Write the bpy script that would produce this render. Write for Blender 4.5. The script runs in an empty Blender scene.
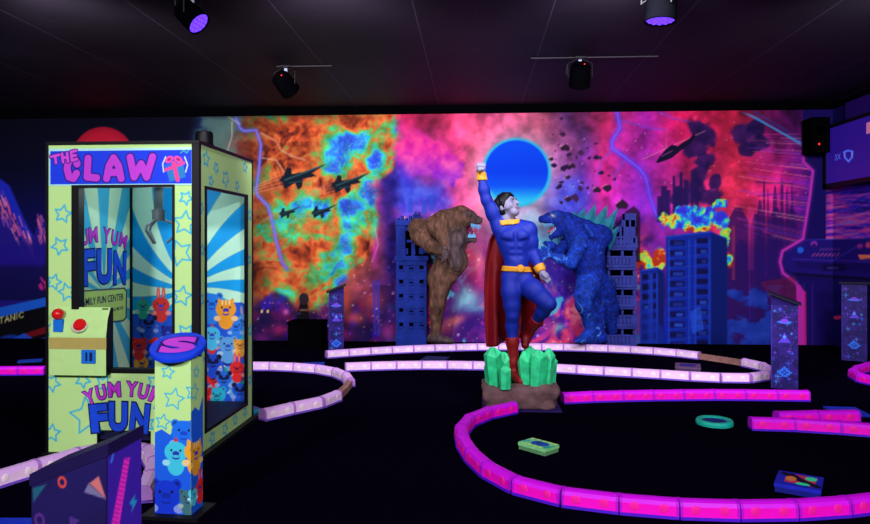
import bpy, bmesh, math, random
import numpy as np
from mathutils import Vector, Matrix
random.seed(7)
PI = math.pi
SC = bpy.context.scene
COL = SC.collection

# ------------------------------------------------------------------ camera
F, CX, HY, VPX, CAMH = 680.0, 435.0, 245.0, 475.0, 1.5
TH = math.atan((VPX - CX) / F)
DV = np.array([-math.sin(TH), math.cos(TH), 0.0])
RV = np.array([math.cos(TH), math.sin(TH), 0.0])
UV = np.array([0, 0, 1.0])
CAM = np.array([0, 0, CAMH])

def ray(px, py):
    return DV * F + RV * (px - CX) + UV * (HY - py)
def on_z(px, py, z=0.0):
    r = ray(px, py); return CAM + r * ((z - CAMH) / r[2])
def on_y(px, py, Y):
    r = ray(px, py); return CAM + r * (Y / r[1])
def on_x(px, py, X):
    r = ray(px, py); return CAM + r * (X / r[0])
def on_plane(px, py, o, n):
    r = ray(px, py); n = np.asarray(n); return CAM + r * (np.dot(np.asarray(o) - CAM, n) / np.dot(r, n))
def to_px(pts):
    d = np.asarray(pts, float) - CAM
    z = d @ DV
    return CX + F * (d @ RV) / z, HY - F * d[..., 2] / z

cam = bpy.data.objects.new('camera', bpy.data.cameras.new('camera'))
COL.objects.link(cam)
cam.location = CAM
cam.rotation_euler = (PI / 2, 0, TH)
cam.data.sensor_width = 36
cam.data.lens = F / 870 * 36
cam.data.shift_y = -(262 - HY) / 870
cam.data.clip_start = 0.05
SC.camera = cam

# ------------------------------------------------------------------ colours and materials
def lin(c):
    c = np.asarray(c, float) / 255.0
    return np.where(c <= 0.04045, c / 12.92, ((c + 0.055) / 1.055) ** 2.4)

def new_mat(name):
    m = bpy.data.materials.new(name); m.use_nodes = True
    return m, m.node_tree.nodes, m.node_tree.links, m.node_tree.nodes['Principled BSDF']

def mat(name, rgb, rough=0.6, spec=0.25, var=0.12, scale=18.0, metal=0.0, bump=0.0, bscale=40.0):
    m, n, l, b = new_mat(name)
    c = lin(rgb)
    tc = n.new('ShaderNodeTexCoord'); no = n.new('ShaderNodeTexNoise')
    no.inputs['Scale'].default_value = scale; no.inputs['Detail'].default_value = 4
    l.new(tc.outputs['Object'], no.inputs['Vector'])
    rp = n.new('ShaderNodeValToRGB')
    rp.color_ramp.elements[0].position = 0.3; rp.color_ramp.elements[1].position = 0.7
    rp.color_ramp.elements[0].color = (*np.clip(c * (1 - var), 0, 1), 1)
    rp.color_ramp.elements[1].color = (*np.clip(c * (1 + var), 0, 1), 1)
    l.new(no.outputs['Fac'], rp.inputs['Fac']); l.new(rp.outputs['Color'], b.inputs['Base Color'])
    b.inputs['Roughness'].default_value = rough
    b.inputs['Specular IOR Level'].default_value = spec
    b.inputs['Metallic'].default_value = metal
    if bump:
        n2 = n.new('ShaderNodeTexNoise'); n2.inputs['Scale'].default_value = bscale; n2.inputs['Detail'].default_value = 5
        l.new(tc.outputs['Object'], n2.inputs['Vector'])
        bp = n.new('ShaderNodeBump'); bp.inputs['Strength'].default_value = bump; bp.inputs['Distance'].default_value = 0.02
        l.new(n2.outputs['Fac'], bp.inputs['Height']); l.new(bp.outputs['Normal'], b.inputs['Normal'])
    return m

def vmat(name, rough=0.7, spec=0.15, bump=0.0, bscale=60.0):
    """surface print: the design is held in the mesh's own colour attribute"""
    m, n, l, b = new_mat(name)
    a = n.new('ShaderNodeAttribute'); a.attribute_name = 'Col'
    l.new(a.outputs['Color'], b.inputs['Base Color'])
    b.inputs['Roughness'].default_value = rough
    b.inputs['Specular IOR Level'].default_value = spec
    if bump:
        tc = n.new('ShaderNodeTexCoord'); n2 = n.new('ShaderNodeTexNoise'); n2.inputs['Scale'].default_value = bscale
        l.new(tc.outputs['Object'], n2.inputs['Vector'])
        bp = n.new('ShaderNodeBump'); bp.inputs['Strength'].default_value = bump; bp.inputs['Distance'].default_value = 0.01
        l.new(n2.outputs['Fac'], bp.inputs['Height']); l.new(bp.outputs['Normal'], b.inputs['Normal'])
    return m

def emat(name, rgb, strength):
    m, n, l, b = new_mat(name)
    b.inputs['Base Color'].default_value = (*lin(rgb) * 0.2, 1)
    b.inputs['Emission Color'].default_value = (*lin(rgb), 1)
    b.inputs['Emission Strength'].default_value = strength
    return m

M = {}
M['black'] = mat('black_paint', (8, 7, 14), 0.5, 0.2)
M['blackmat'] = mat('matt_black', (4, 4, 7), 0.95, 0.0)
M['floor'] = mat('black_carpet', (5, 3, 16), 1.0, 0.0, 0.5, 60)
M['lime'] = mat('pale_lime_vinyl', (186, 228, 146), 0.5, 0.2, 0.03)
M['print'] = vmat('printed_vinyl', 0.55, 0.2)
M['mural'] = vmat('mural_print', 0.8, 0.08)
M['sign_blue'] = mat('sign_blue', (18, 60, 225), 0.5, 0.2, 0.05)
M['letter_pink'] = mat('letter_magenta', (196, 56, 214), 0.5, 0.2, 0.05, 6)
M['letter_line'] = mat('letter_outline', (40, 10, 120), 0.6, 0.1, 0.05)
M['letter_blue'] = mat('letter_royal_blue', (26, 78, 232), 0.5, 0.2, 0.08)
M['letter_navy'] = mat('letter_navy', (22, 28, 92), 0.6, 0.1, 0.05)
M['letter_cyan'] = mat('letter_grey_white', (200, 205, 190), 0.6, 0.1, 0.05)
M['tan'] = mat('console_tan_band', (176, 160, 88), 0.6, 0.2, 0.04)
M['red'] = mat('gloss_red', (214, 22, 30), 0.25, 0.5, 0.05)
M['coin_blue'] = mat('coin_door_blue', (20, 110, 215), 0.5, 0.2, 0.05)
M['steel'] = mat('claw_grey_steel', (88, 104, 112), 0.4, 0.4, 0.1)
M['intfloor'] = mat('cabinet_floor', (22, 24, 62), 0.6, 0.2, 0.2)
M['pink'] = mat('kerb_fluorescent_pink', (255, 4, 206), 0.5, 0.2, 0.05, 7)
M['pinkspot'] = mat('kerb_pink_stud', (255, 30, 168), 0.5, 0.2, 0.05)  # hotter pink paints in the bright spots of the kerb's glow
M['pinkend'] = mat('kerb_violet_joint', (186, 8, 220), 0.6, 0.2, 0.1)  # violet paints in the glow fading towards the segment ends
M['pinkbase'] = mat('kerb_blue_skirt', (76, 14, 206), 0.6, 0.2, 0.1)  # blue paints in the weaker glow along the kerb's foot
M['pinktop'] = mat('kerb_violet_pink_top', (214, 10, 236), 0.5, 0.2, 0.05, 7)
M['whitetop'] = mat('kerb_lilac_top', (226, 176, 246), 0.5, 0.2, 0.06, 9)
M['white'] = mat('kerb_fluorescent_lilac', (244, 204, 248), 0.5, 0.2, 0.08, 9)
M['whitespot'] = mat('kerb_white_stud', (252, 226, 246), 0.5, 0.2, 0.03)
M['whiteend'] = mat('kerb_mauve_joint', (176, 120, 208), 0.6, 0.2, 0.1)
M['whitebase'] = mat('kerb_violet_skirt', (112, 74, 198), 0.6, 0.2, 0.1)
M['wood'] = mat('bare_timber', (150, 106, 104), 0.6, 0.2, 0.25, 30)
M['gold'] = mat('statue_gold_paint', (206, 140, 34), 0.5, 0.3, 0.1)
M['cape'] = mat('statue_red_paint', (112, 5, 20), 0.5, 0.3, 0.2, 6)
M['boot'] = mat('statue_boot_red', (118, 6, 18), 0.5, 0.3, 0.15, 8)
M['hair'] = mat('statue_black_hair', (4, 5, 12), 0.5, 0.2, 0.2)
M['crystal'] = mat('green_crystal_paint', (44, 206, 140), 0.45, 0.35, 0.28, 14)
M['rock'] = mat('brown_rock', (104, 76, 82), 0.9, 0.1, 0.3, 9, bump=0.6, bscale=14)
M['sculpt'] = vmat('painted_sculpture', 0.6, 0.25)
M['fur'] = vmat('painted_fur', 0.8, 0.15, 0.35, 45)
M['tower'] = mat('tower_blue_paint', (18, 42, 140), 0.7, 0.15, 0.25, 5, bump=0.3, bscale=25)
M['tower2'] = mat('tower_slate_paint', (46, 54, 142), 0.7, 0.15, 0.25, 5, bump=0.3, bscale=25)
M['towerdark'] = mat('tower_window_dark', (8, 12, 62), 0.8, 0.1, 0.2)
M['fin'] = mat('teal_fin_paint', (12, 104, 132), 0.6, 0.25, 0.3, 12)
M['tooth'] = mat('painted_teeth', (96, 160, 214), 0.5, 0.3, 0.1)
M['tongue'] = mat('painted_tongue', (170, 40, 70), 0.6, 0.3, 0.1)
M['post'] = mat('post_indigo', (30, 14, 98), 0.7, 0.15, 0.1)
M['postboard'] = mat('post_board', (16, 12, 40), 0.6, 0.2, 0.1)
M['lens'] = emat('lamp_violet_lens', (92, 48, 255), 1.6)
M['cell'] = emat('lamp_violet_led', (112, 60, 255), 1.6)
M['led'] = emat('red_pilot_led', (255, 30, 30), 2.0)
M['cable'] = mat('grey_steel_bracket', (150, 160, 190), 0.4, 0.4, 0.1)
M['screen'] = emat('screen_violet', (38, 14, 128), 0.8)
M['icon'] = emat('screen_icon', (70, 90, 220), 0.9)
M['teal'] = mat('ring_teal', (24, 176, 158), 0.5, 0.2, 0.15)
M['plate_blue'] = mat('plate_blue', (22, 62, 190), 0.5, 0.2, 0.1)
M['purple'] = mat('soffit_violet', (40, 14, 110), 0.8, 0.1, 0.1)

# ------------------------------------------------------------------ object helpers
def link(o, parent=None):
    COL.objects.link(o)
    if parent is not None:
        o.parent = parent
    return o
def tag(o, label, cat, group=None):
    o['label'] = label; o['category'] = cat
    if group: o['group'] = group
    return o
def thing(name, loc, label, cat, group=None, rz=0.0):
    o = bpy.data.objects.new(name, None); COL.objects.link(o)
    o.empty_display_size = 0.1
    o.location = loc; o.rotation_euler = (0, 0, rz)
    return tag(o, label, cat, group)
def struct(o):
    o['kind'] = 'structure'; return o
def origin(parent):
    r = np.zeros(3)
    while parent is not None: r = r + np.array(parent.location); parent = parent.parent
    return r

def mesh_obj(name, verts, faces, mats, parent=None, smooth=False, cols=None, midx=None, world=True):
    """verts in world coordinates (shifted to the unrotated parent's frame)"""
    me = bpy.data.meshes.new(name)
    verts = np.asarray(verts, float)
    if parent is not None and world:
        verts = verts - origin(parent)
    me.from_pydata(verts.tolist(), [], faces if isinstance(faces, list) else faces.tolist())
    if not isinstance(mats, (list, tuple)): mats = [mats]
    for m in mats: me.materials.append(m)
    if midx is not None: me.polygons.foreach_set('material_index', np.asarray(midx, dtype=np.int32))
    if cols is not None:
        at = me.color_attributes.new('Col', 'FLOAT_COLOR', 'POINT')
        c = np.ones((len(verts), 4), dtype=np.float32); c[:, :3] = cols
        at.data.foreach_set('color', c.ravel())
    if smooth: me.polygons.foreach_set('use_smooth', np.ones(len(me.polygons), dtype=bool))
    me.update()
    return link(bpy.data.objects.new(name, me), parent)

class MB:
    """collects shapes for one mesh"""
    def __init__(s): s.v = []; s.f = []; s.m = []
    def add(s, v, f, m=0):
        o = len(s.v); s.v += [tuple(map(float, p)) for p in v]
        s.f += [tuple(i + o for i in q) for q in f]; s.m += [m] * len(f); return s
    def box(s, c, size, m=0, R=None, bev=0.0):
        bm = bmesh.new(); bmesh.ops.create_cube(bm, size=1)
        for v in bm.verts: v.co = Vector((v.co.x * size[0], v.co.y * size[1], v.co.z * size[2]))
        if bev: bmesh.ops.bevel(bm, geom=list(bm.edges), offset=bev, segments=2, affect='EDGES', profile=0.6)
        return s.bm(bm, c, R, m)
    def bm(s, bm, c=(0, 0, 0), R=None, m=0):
        bm.verts.index_update()
        R = Matrix.Identity(3) if R is None else R
        s.add([R @ v.co + Vector(c) for v in bm.verts], [tuple(v.index for v in f.verts) for f in bm.faces], m)
        bm.free(); return s
    def hexa(s, p, m=0):
        """eight corners: bottom loop then top loop"""
        return s.add(p, [(3, 2, 1, 0), (4, 5, 6, 7), (0, 1, 5, 4), (1, 2, 6, 5), (2, 3, 7, 6), (3, 0, 4, 7)], m)
    def cyl(s, a, b, r1, r2=None, m=0, seg=20, cap=True):
        r2 = r1 if r2 is None else r2
        a = Vector(a); b = Vector(b); d = (b - a).normalized()
        x = d.orthogonal().normalized(); y = d.cross(x)
        v = [a + (x * math.cos(2 * PI * i / seg) + y * math.sin(2 * PI * i / seg)) * r1 for i in range(seg)]
        v += [b + (x * math.cos(2 * PI * i / seg) + y * math.sin(2 * PI * i / seg)) * r2 for i in range(seg)]
        f = [(i, (i + 1) % seg, seg + (i + 1) % seg, seg + i) for i in range(seg)]
        if cap: f += [tuple(reversed(range(seg))), tuple(range(seg, 2 * seg))]
        return s.add(v, f, m)
    def sphere(s, c, r, m=0, sc=(1, 1, 1), seg=20, R=None):
        bm = bmesh.new(); bmesh.ops.create_uvsphere(bm, u_segments=seg, v_segments=seg // 2, radius=r)
        for v in bm.verts: v.co = Vector((v.co.x * sc[0], v.co.y * sc[1], v.co.z * sc[2]))
        return s.bm(bm, c, R, m)
    def lathe(s, prof, c=(0, 0, 0), seg=32, m=0, R=None, closed=False):
        n = len(prof); v = []; f = []
        for i in range(seg):
            a = 2 * PI * i / seg
            v += [Vector((r * math.cos(a), r * math.sin(a), z)) for r, z in prof]
        for i in range(seg):
            j = (i + 1) % seg
            for k in range(n if closed else n - 1):
                k2 = (k + 1) % n
                f.append((i * n + k, j * n + k, j * n + k2, i * n + k2))
        R = Matrix.Identity(3) if R is None else R
        return s.add([R @ p + Vector(c) for p in v], f, m)
    def tube(s, pts, r, m=0, seg=10):
        for a, b in zip(pts[:-1], pts[1:]): s.cyl(a, b, r, r, m, seg)
        for p in pts[1:-1]: s.sphere(p, r, m, seg=8)
        return s
    def build(s, name, mats, parent=None, smooth=False, world=True):
        return mesh_obj(name, s.v, s.f, mats, parent, smooth, midx=s.m, world=world)

def shade_auto(o, deg=35):
    """smooth shading with sharp edges kept"""
    bm = bmesh.new(); bm.from_mesh(o.data)
    for f in bm.faces: f.smooth = True
    for e in bm.edges:
        if len(e.link_faces) != 2 or e.calc_face_angle(0) > math.radians(deg): e.smooth = False
    bm.to_mesh(o.data); bm.free(); return o

# ------------------------------------------------------------------ noise and painting (designs printed on panels and walls)
_rs = np.random.RandomState(11)
_LAT = _rs.rand(256, 256).astype(np.float32)
_LAT3 = _rs.rand(64, 64, 64).astype(np.float32)
def vnoise(x, y, seed=0):
    x = np.asarray(x, np.float32) + seed * 17.31; y = np.asarray(y, np.float32) + seed * 9.73
    xi = np.floor(x).astype(np.int32); yi = np.floor(y).astype(np.int32)
    fx = x - xi; fy = y - yi
    fx = fx * fx * (3 - 2 * fx); fy = fy * fy * (3 - 2 * fy)
    a = _LAT[xi & 255, yi & 255]; b = _LAT[(xi + 1) & 255, yi & 255]
    c = _LAT[xi & 255, (yi + 1) & 255]; d = _LAT[(xi + 1) & 255, (yi + 1) & 255]
    return (a * (1 - fx) + b * fx) * (1 - fy) + (c * (1 - fx) + d * fx) * fy
def fbm(x, y, oct=5, seed=0, ridge=False):
    t = 0; amp = 0.5; s = 0
    for i in range(oct):
        n = vnoise(x * 2 ** i, y * 2 ** i, seed + i * 3)
        if ridge: n = np.abs(2 * n - 1)
        t = t + n * amp; s += amp; amp *= 0.52
    return t / s
def noise3(p, seed=0):
    p = np.asarray(p, np.float32) + seed * 7.7
    i = np.floor(p).astype(np.int32); f = p - i; f = f * f * (3 - 2 * f)
    r = 0
    for dx in (0, 1):
        for dy in (0, 1):
            for dz in (0, 1):
                w = (f[..., 0] if dx else 1 - f[..., 0]) * (f[..., 1] if dy else 1 - f[..., 1]) * (f[..., 2] if dz else 1 - f[..., 2])
                r = r + w * _LAT3[(i[..., 0] + dx) & 63, (i[..., 1] + dy) & 63, (i[..., 2] + dz) & 63]
    return r
def ss(a, b, x):
    t = np.clip((x - a) / (b - a), 0, 1); return t * t * (3 - 2 * t)
def cmap(t, stops):
    xs = [s[0] for s in stops]
    return np.stack([np.interp(t, xs, [s[1][k] for s in stops]) for k in range(3)], -1)

class Canvas:
    """a design painted in sRGB over the sample points (P, Q)"""
    def __init__(s, P, Q, base=(0, 0, 0), unit=1.0):
        s.P = np.asarray(P, np.float64).ravel(); s.Q = np.asarray(Q, np.float64).ravel()
        s.C = np.tile(np.asarray(base, float), (len(s.P), 1)); s.u = unit
    def blend(s, a, col, idx=None):
        col = np.asarray(col, float)
        if idx is None:
            s.C += (col - s.C) * a[:, None]
        else:
            s.C[idx] += (col - s.C[idx]) * a[:, None]
    def near(s, x0, x1, y0, y1):
        return np.nonzero((s.P > x0) & (s.P < x1) & (s.Q > y0) & (s.Q < y1))[0]
    def ell(s, cx, cy, rx, ry, col, rot=0, soft=None, al=1.0):
        R = max(rx, ry) + 3 * s.u + (soft or 0); i = s.near(cx - R, cx + R, cy - R, cy + R)
        if not len(i): return
        x = s.P[i] - cx; y = s.Q[i] - cy; c, n = math.cos(rot), math.sin(rot)
        k = np.sqrt(((x * c + y * n) / rx) ** 2 + ((-x * n + y * c) / ry) ** 2)
        d = (k - 1) * min(rx, ry); w = soft or s.u * 0.7
        s.blend(al * (1 - ss(-w, w, d)), col, i)
    def ring(s, cx, cy, r, w, col):
        i = s.near(cx - r - 3 * w, cx + r + 3 * w, cy - r - 3 * w, cy + r + 3 * w)
        d = np.abs(np.hypot(s.P[i] - cx, s.Q[i] - cy) - r) - w / 2
        s.blend(1 - ss(-s.u * .6, s.u * .6, d), col, i)
    def glow(s, cx, cy, rx, ry, col, al=1.0, pw=1.0):
        i = s.near(cx - 3 * rx, cx + 3 * rx, cy - 3 * ry, cy + 3 * ry)
        g = np.exp(-(((s.P[i] - cx) / rx) ** 2 + ((s.Q[i] - cy) / ry) ** 2) ** pw)
        s.blend(al * g, col, i)
    def line(s, pts, w, col, al=1.0, soft=None, closed=False):
        pts = list(pts) + ([pts[0]] if closed else []); so = soft or s.u * .7
        xs = [p[0] for p in pts]; ys = [p[1] for p in pts]; m = w + 3 * so
        i = s.near(min(xs) - m, max(xs) + m, min(ys) - m, max(ys) + m)
        if not len(i): return
        d = np.full(len(i), 1e9)
        for (x0, y0), (x1, y1) in zip(pts[:-1], pts[1:]):
            ex, ey = x1 - x0, y1 - y0; L = ex * ex + ey * ey + 1e-12
            t = np.clip(((s.P[i] - x0) * ex + (s.Q[i] - y0) * ey) / L, 0, 1)
            d = np.minimum(d, np.hypot(s.P[i] - x0 - t * ex, s.Q[i] - y0 - t * ey))
        s.blend(al * (1 - ss(w / 2 - so, w / 2 + so, d)), col, i)
    def poly(s, pts, col, al=1.0, soft=None):
        so = soft or s.u * .6
        xs = [p[0] for p in pts]; ys = [p[1] for p in pts]; m = 3 * so
        i = s.near(min(xs) - m, max(xs) + m, min(ys) - m, max(ys) + m)
        if not len(i): return
        x = s.P[i]; y = s.Q[i]; ins = np.zeros(len(i), bool); d = np.full(len(i), 1e9)
        for k in range(len(pts)):
            x0, y0 = pts[k]; x1, y1 = pts[(k + 1) % len(pts)]
            ex, ey = x1 - x0, y1 - y0
            t = np.clip(((x - x0) * ex + (y - y0) * ey) / (ex * ex + ey * ey + 1e-12), 0, 1)
            d = np.minimum(d, np.hypot(x - x0 - t * ex, y - y0 - t * ey))
            cr = ((y0 > y) != (y1 > y)) & (x < ex * (y - y0) / (ey if ey else 1e-12) + x0)
            ins ^= cr
        sd = np.where(ins, -d, d)
        s.blend(al * (1 - ss(-so, so, sd)), col, i)
    def rect(s, x0, y0, x1, y1, col, al=1.0): s.poly([(x0, y0), (x1, y0), (x1, y1), (x0, y1)], col, al)
    def star(s, cx, cy, R, w, col, rot=0.0, inner=0.5):
        p = [(cx + (R if k % 2 == 0 else R * inner) * math.sin(rot + k * PI / 5), cy + (R if k % 2 == 0 else R * inner) * math.cos(rot + k * PI / 5)) for k in range(10)]
        s.line(p, w, col, closed=True)
    def lin(s): return lin(np.clip(s.C, 0, 255))

def grid_faces(nu, nv):
    a = np.arange(nu * nv).reshape(nv, nu)
    return np.stack([a[:-1, :-1], a[:-1, 1:], a[1:, 1:], a[1:, :-1]], -1).reshape(-1, 4)

# ------------------------------------------------------------------ signed-distance sculpting (one continuous surface per body)
class Sculpt:
    def __init__(s, lo, hi, h):
        s.lo = np.asarray(lo, float); s.h = h
        s.n = np.ceil((np.asarray(hi) - s.lo) / h).astype(int) + 1
        s.ax = [(s.lo[k] + np.arange(s.n[k]) * h).astype(np.float32) for k in range(3)]
        s.f = np.full(s.n, 0.5, np.float32); s.prims = []
    def _sub(s, lo, hi):
        a = np.clip(np.floor((lo - s.lo) / s.h).astype(int), 0, s.n); b = np.clip(np.ceil((hi - s.lo) / s.h).astype(int) + 1, 0, s.n)
        sl = tuple(slice(a[k], b[k]) for k in range(3))
        return sl, np.stack(np.meshgrid(*[s.ax[k][sl[k]] for k in range(3)], indexing='ij'), -1)
    @staticmethod
    def cone_d(p, a, b, r1, r2):
        ba = b - a; t = np.clip(((p - a) @ ba) / (ba @ ba + 1e-9), 0, 1)
        return np.linalg.norm(p - a - t[..., None] * ba, axis=-1) - (r1 + (r2 - r1) * t)
    @staticmethod
    def ell_d(p, c, r, R):
        q = (p - c) @ R / r; k0 = np.linalg.norm(q, axis=-1); k1 = np.linalg.norm(q / r, axis=-1)
        return k0 * (k0 - 1) / (k1 + 1e-6)
    def _apply(s, fn, lo, hi, k, col, sub=False):
        sl, p = s._sub(lo - k - .02, hi + k + .02)
        if p.size == 0: return s
        d = fn(p).astype(np.float32); c = s.f[sl]
        if sub:
            hh = np.clip(0.5 - 0.5 * (c + d) / k, 0, 1); s.f[sl] = c + (-d - c) * hh + k * hh * (1 - hh)
        else:
            hh = np.clip(0.5 + 0.5 * (c - d) / k, 0, 1); s.f[sl] = c + (d - c) * hh - k * hh * (1 - hh)
        if col is not None: s.prims.append((fn, np.asarray(col, float), sub))
        return s
    def cone(s, a, b, r1, r2=None, col=None, k=0.03, sub=False):
        a = np.asarray(a, float); b = np.asarray(b, float); r2 = r1 if r2 is None else r2; r = max(r1, r2)
        return s._apply(lambda p: s.cone_d(p, a, b, r1, r2), np.minimum(a, b) - r, np.maximum(a, b) + r, k, col, sub)
    def chain(s, pts, col=None, k=0.03):
        for (a, ra), (b, rb) in zip(pts[:-1], pts[1:]): s.cone(a, b, ra, rb, col, k)
        return s
    def ell(s, c, r, col=None, k=0.03, rot=(0, 0, 0), sub=False):
        from mathutils import Euler
        R = np.array(Euler(rot).to_matrix()); c = np.asarray(c, float); r = np.asarray(r, float); m = r.max()
        return s._apply(lambda p: s.ell_d(p, c, r, R), c - m, c + m, k, col, sub)
    def noise(s, amp, freq, stretch=(1, 1, 1), seed=0):
        near = np.nonzero(np.abs(s.f) < amp * 2 + s.h * 3)
        p = np.stack([s.ax[k][near[k]] for k in range(3)], -1) * np.asarray(stretch, np.float32) * freq
        s.f[near] += ((noise3(p, seed) - .5) * 2 * amp * .65 + (noise3(p * 2.1, seed + 1) - .5) * amp * .7).astype(np.float32)
        return s
    def mesh(s, f=None):
        f = s.f if f is None else f
        sg = f < 0; n = np.array(f.shape) - 1
        C = [(dx, dy, dz) for dx in (0, 1) for dy in (0, 1) for dz in (0, 1)]
        sh = lambda a, c: a[c[0]:c[0] + n[0], c[1]:c[1] + n[1], c[2]:c[2] + n[2]]
        cnt = sum(sh(sg, c).astype(np.int8) for c in C)
        act = (cnt > 0) & (cnt < 8); ids = np.nonzero(act); N = len(ids[0])
        idx = -np.ones(n, np.int64); idx[ids] = np.arange(N)
        base = np.stack(ids, -1); acc = np.zeros((N, 3)); w = np.zeros(N)
        for a in C:
            for ax in range(3):
                if a[ax]: continue
                b = list(a); b[ax] = 1
                fa = f[base[:, 0] + a[0], base[:, 1] + a[1], base[:, 2] + a[2]]; fb = f[base[:, 0] + b[0], base[:, 1] + b[1], base[:, 2] + b[2]]
                x = (fa < 0) != (fb < 0); t = np.where(x, fa / np.where(x, fa - fb, 1), 0)
                pt = np.tile(np.array(a, float), (N, 1)); pt[:, ax] = t
                acc[x] += pt[x]; w[x] += 1
        V = s.lo + (base + acc / w[:, None]) * s.h
        faces = []
        for ax in range(3):
            o1, o2 = [(1, 2), (2, 0), (0, 1)][ax]
            a = [slice(None)] * 3; b = [slice(None)] * 3; a[ax] = slice(0, -1); b[ax] = slice(1, None)
            ch = sg[tuple(a)] != sg[tuple(b)]
            e = np.stack(np.nonzero(ch), -1)
            ok = (e[:, o1] > 0) & (e[:, o2] > 0) & (e[:, o1] < n[o1]) & (e[:, o2] < n[o2]) & (e[:, ax] < n[ax]); e = e[ok]
            q = []
            for d1, d2 in ((-1, -1), (0, -1), (0, 0), (-1, 0)):
                c = e.copy(); c[:, o1] += d1; c[:, o2] += d2; q.append(idx[c[:, 0], c[:, 1], c[:, 2]])
            q = np.stack(q, -1); ins = sg[e[:, 0], e[:, 1], e[:, 2]]
            q[~ins] = q[~ins][:, ::-1]; faces.append(q)
        return V, np.concatenate(faces)
    def colors(s, V, blend=0.012):
        W = 0; A = 0
        for fn, col, sub in s.prims:
            d = np.abs(fn(V)) if sub else fn(V)
            w = np.exp(-np.clip(d, -.05, 1) / blend); A = A + w[:, None] * col; W = W + w
        return A / (W[:, None] + 1e-30)
    def at(s, V):
        """field value at points (nearest sample)"""
        i = np.clip(np.round((V - s.lo) / s.h).astype(int), 0, s.n - 1); return s.f[i[:, 0], i[:, 1], i[:, 2]]
    def points(s): return np.stack(np.meshgrid(*s.ax, indexing='ij'), -1)

# ------------------------------------------------------------------ lettering
def glyphs(ch, offset=0.0, extrude=0.0):
    cu = bpy.data.curves.new('t', 'FONT'); cu.body = ch; cu.size = 1; cu.offset = offset; cu.extrude = extrude; cu.resolution_u = 4
    o = bpy.data.objects.new('t', cu); COL.objects.link(o)
    dg = bpy.context.evaluated_depsgraph_get(); me = bpy.data.meshes.new_from_object(o.evaluated_get(dg))
    v = np.array([tuple(p.co) for p in me.vertices]) if len(me.vertices) else np.zeros((0, 3))
    f = [tuple(p.vertices) for p in me.polygons]
    bpy.data.objects.remove(o); bpy.data.curves.remove(cu); bpy.data.meshes.remove(me)
    return v, f
class Plane:
    """a flat panel's frame: origin, across, up, outward"""
    def __init__(s, o, u, v, n): s.o, s.u, s.v, s.n = [np.asarray(a, float) for a in (o, u, v, n)]
    def uv(s, px, py):
        d = on_plane(px, py, s.o, s.n) - s.o; return float(d @ s.u), float(d @ s.v)
    def pt(s, u, v, w=0.0): return s.o + s.u * u + s.v * v + s.n * w
    def pts(s, uv, w=0.0): uv = np.asarray(uv, float); return s.o + uv[:, :1] * s.u + uv[:, 1:2] * s.v + s.n * w
def lettering(parent, name, pl, items, mats, offset=0.02, outline=0.05, lift=0.004):
    """items: (char, u, v, width, height, rotation). One mesh: dark outline, fill a little in front"""
    mb = MB()
    for ch, u, v, w, h, rot in items:
        g0, _ = glyphs(ch); lo = g0.min(0); hi = g0.max(0); c = (lo + hi) / 2; sz = hi - lo
        for off, m, z in ((outline, 1, lift * .5), (offset, 0, lift)):
            if off is None: continue
            g, f = glyphs(ch, off, 0.0)
            x = (g[:, 0] - c[0]) / sz[0] * w; y = (g[:, 1] - c[1]) / sz[1] * h
            X = x * math.cos(rot) - y * math.sin(rot) + u; Y = x * math.sin(rot) + y * math.cos(rot) + v
            mb.add(pl.pts(np.stack([X, Y], -1), z), f, m)
    return mb.build(name, mats, parent)
def flat_text(txt, u, v, w, h, rot=0.0):
    """a straight word as one item"""
    return [(txt, u, v, w, h, rot)]

# ================================================================== THE ROOM
YW = 10.3
CEIL = 3.6
XR = float(on_y(833, 200, YW)[0])
XL = float(on_y(-70, 200, YW)[0])
ZM0 = 0.03                                      # mural starts above a black skirting
ZM1 = float(on_y(475, 113.5, YW)[2])

PSY = [(0, (34, 12, 24)), (.14, (104, 36, 28)), (.28, (188, 74, 38)), (.39, (206, 112, 56)), (.46, (150, 134, 62)), (.53, (96, 172, 82)),
       (.61, (56, 196, 140)), (.68, (46, 180, 206)), (.78, (44, 120, 226)), (1, (36, 74, 206))]

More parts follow.
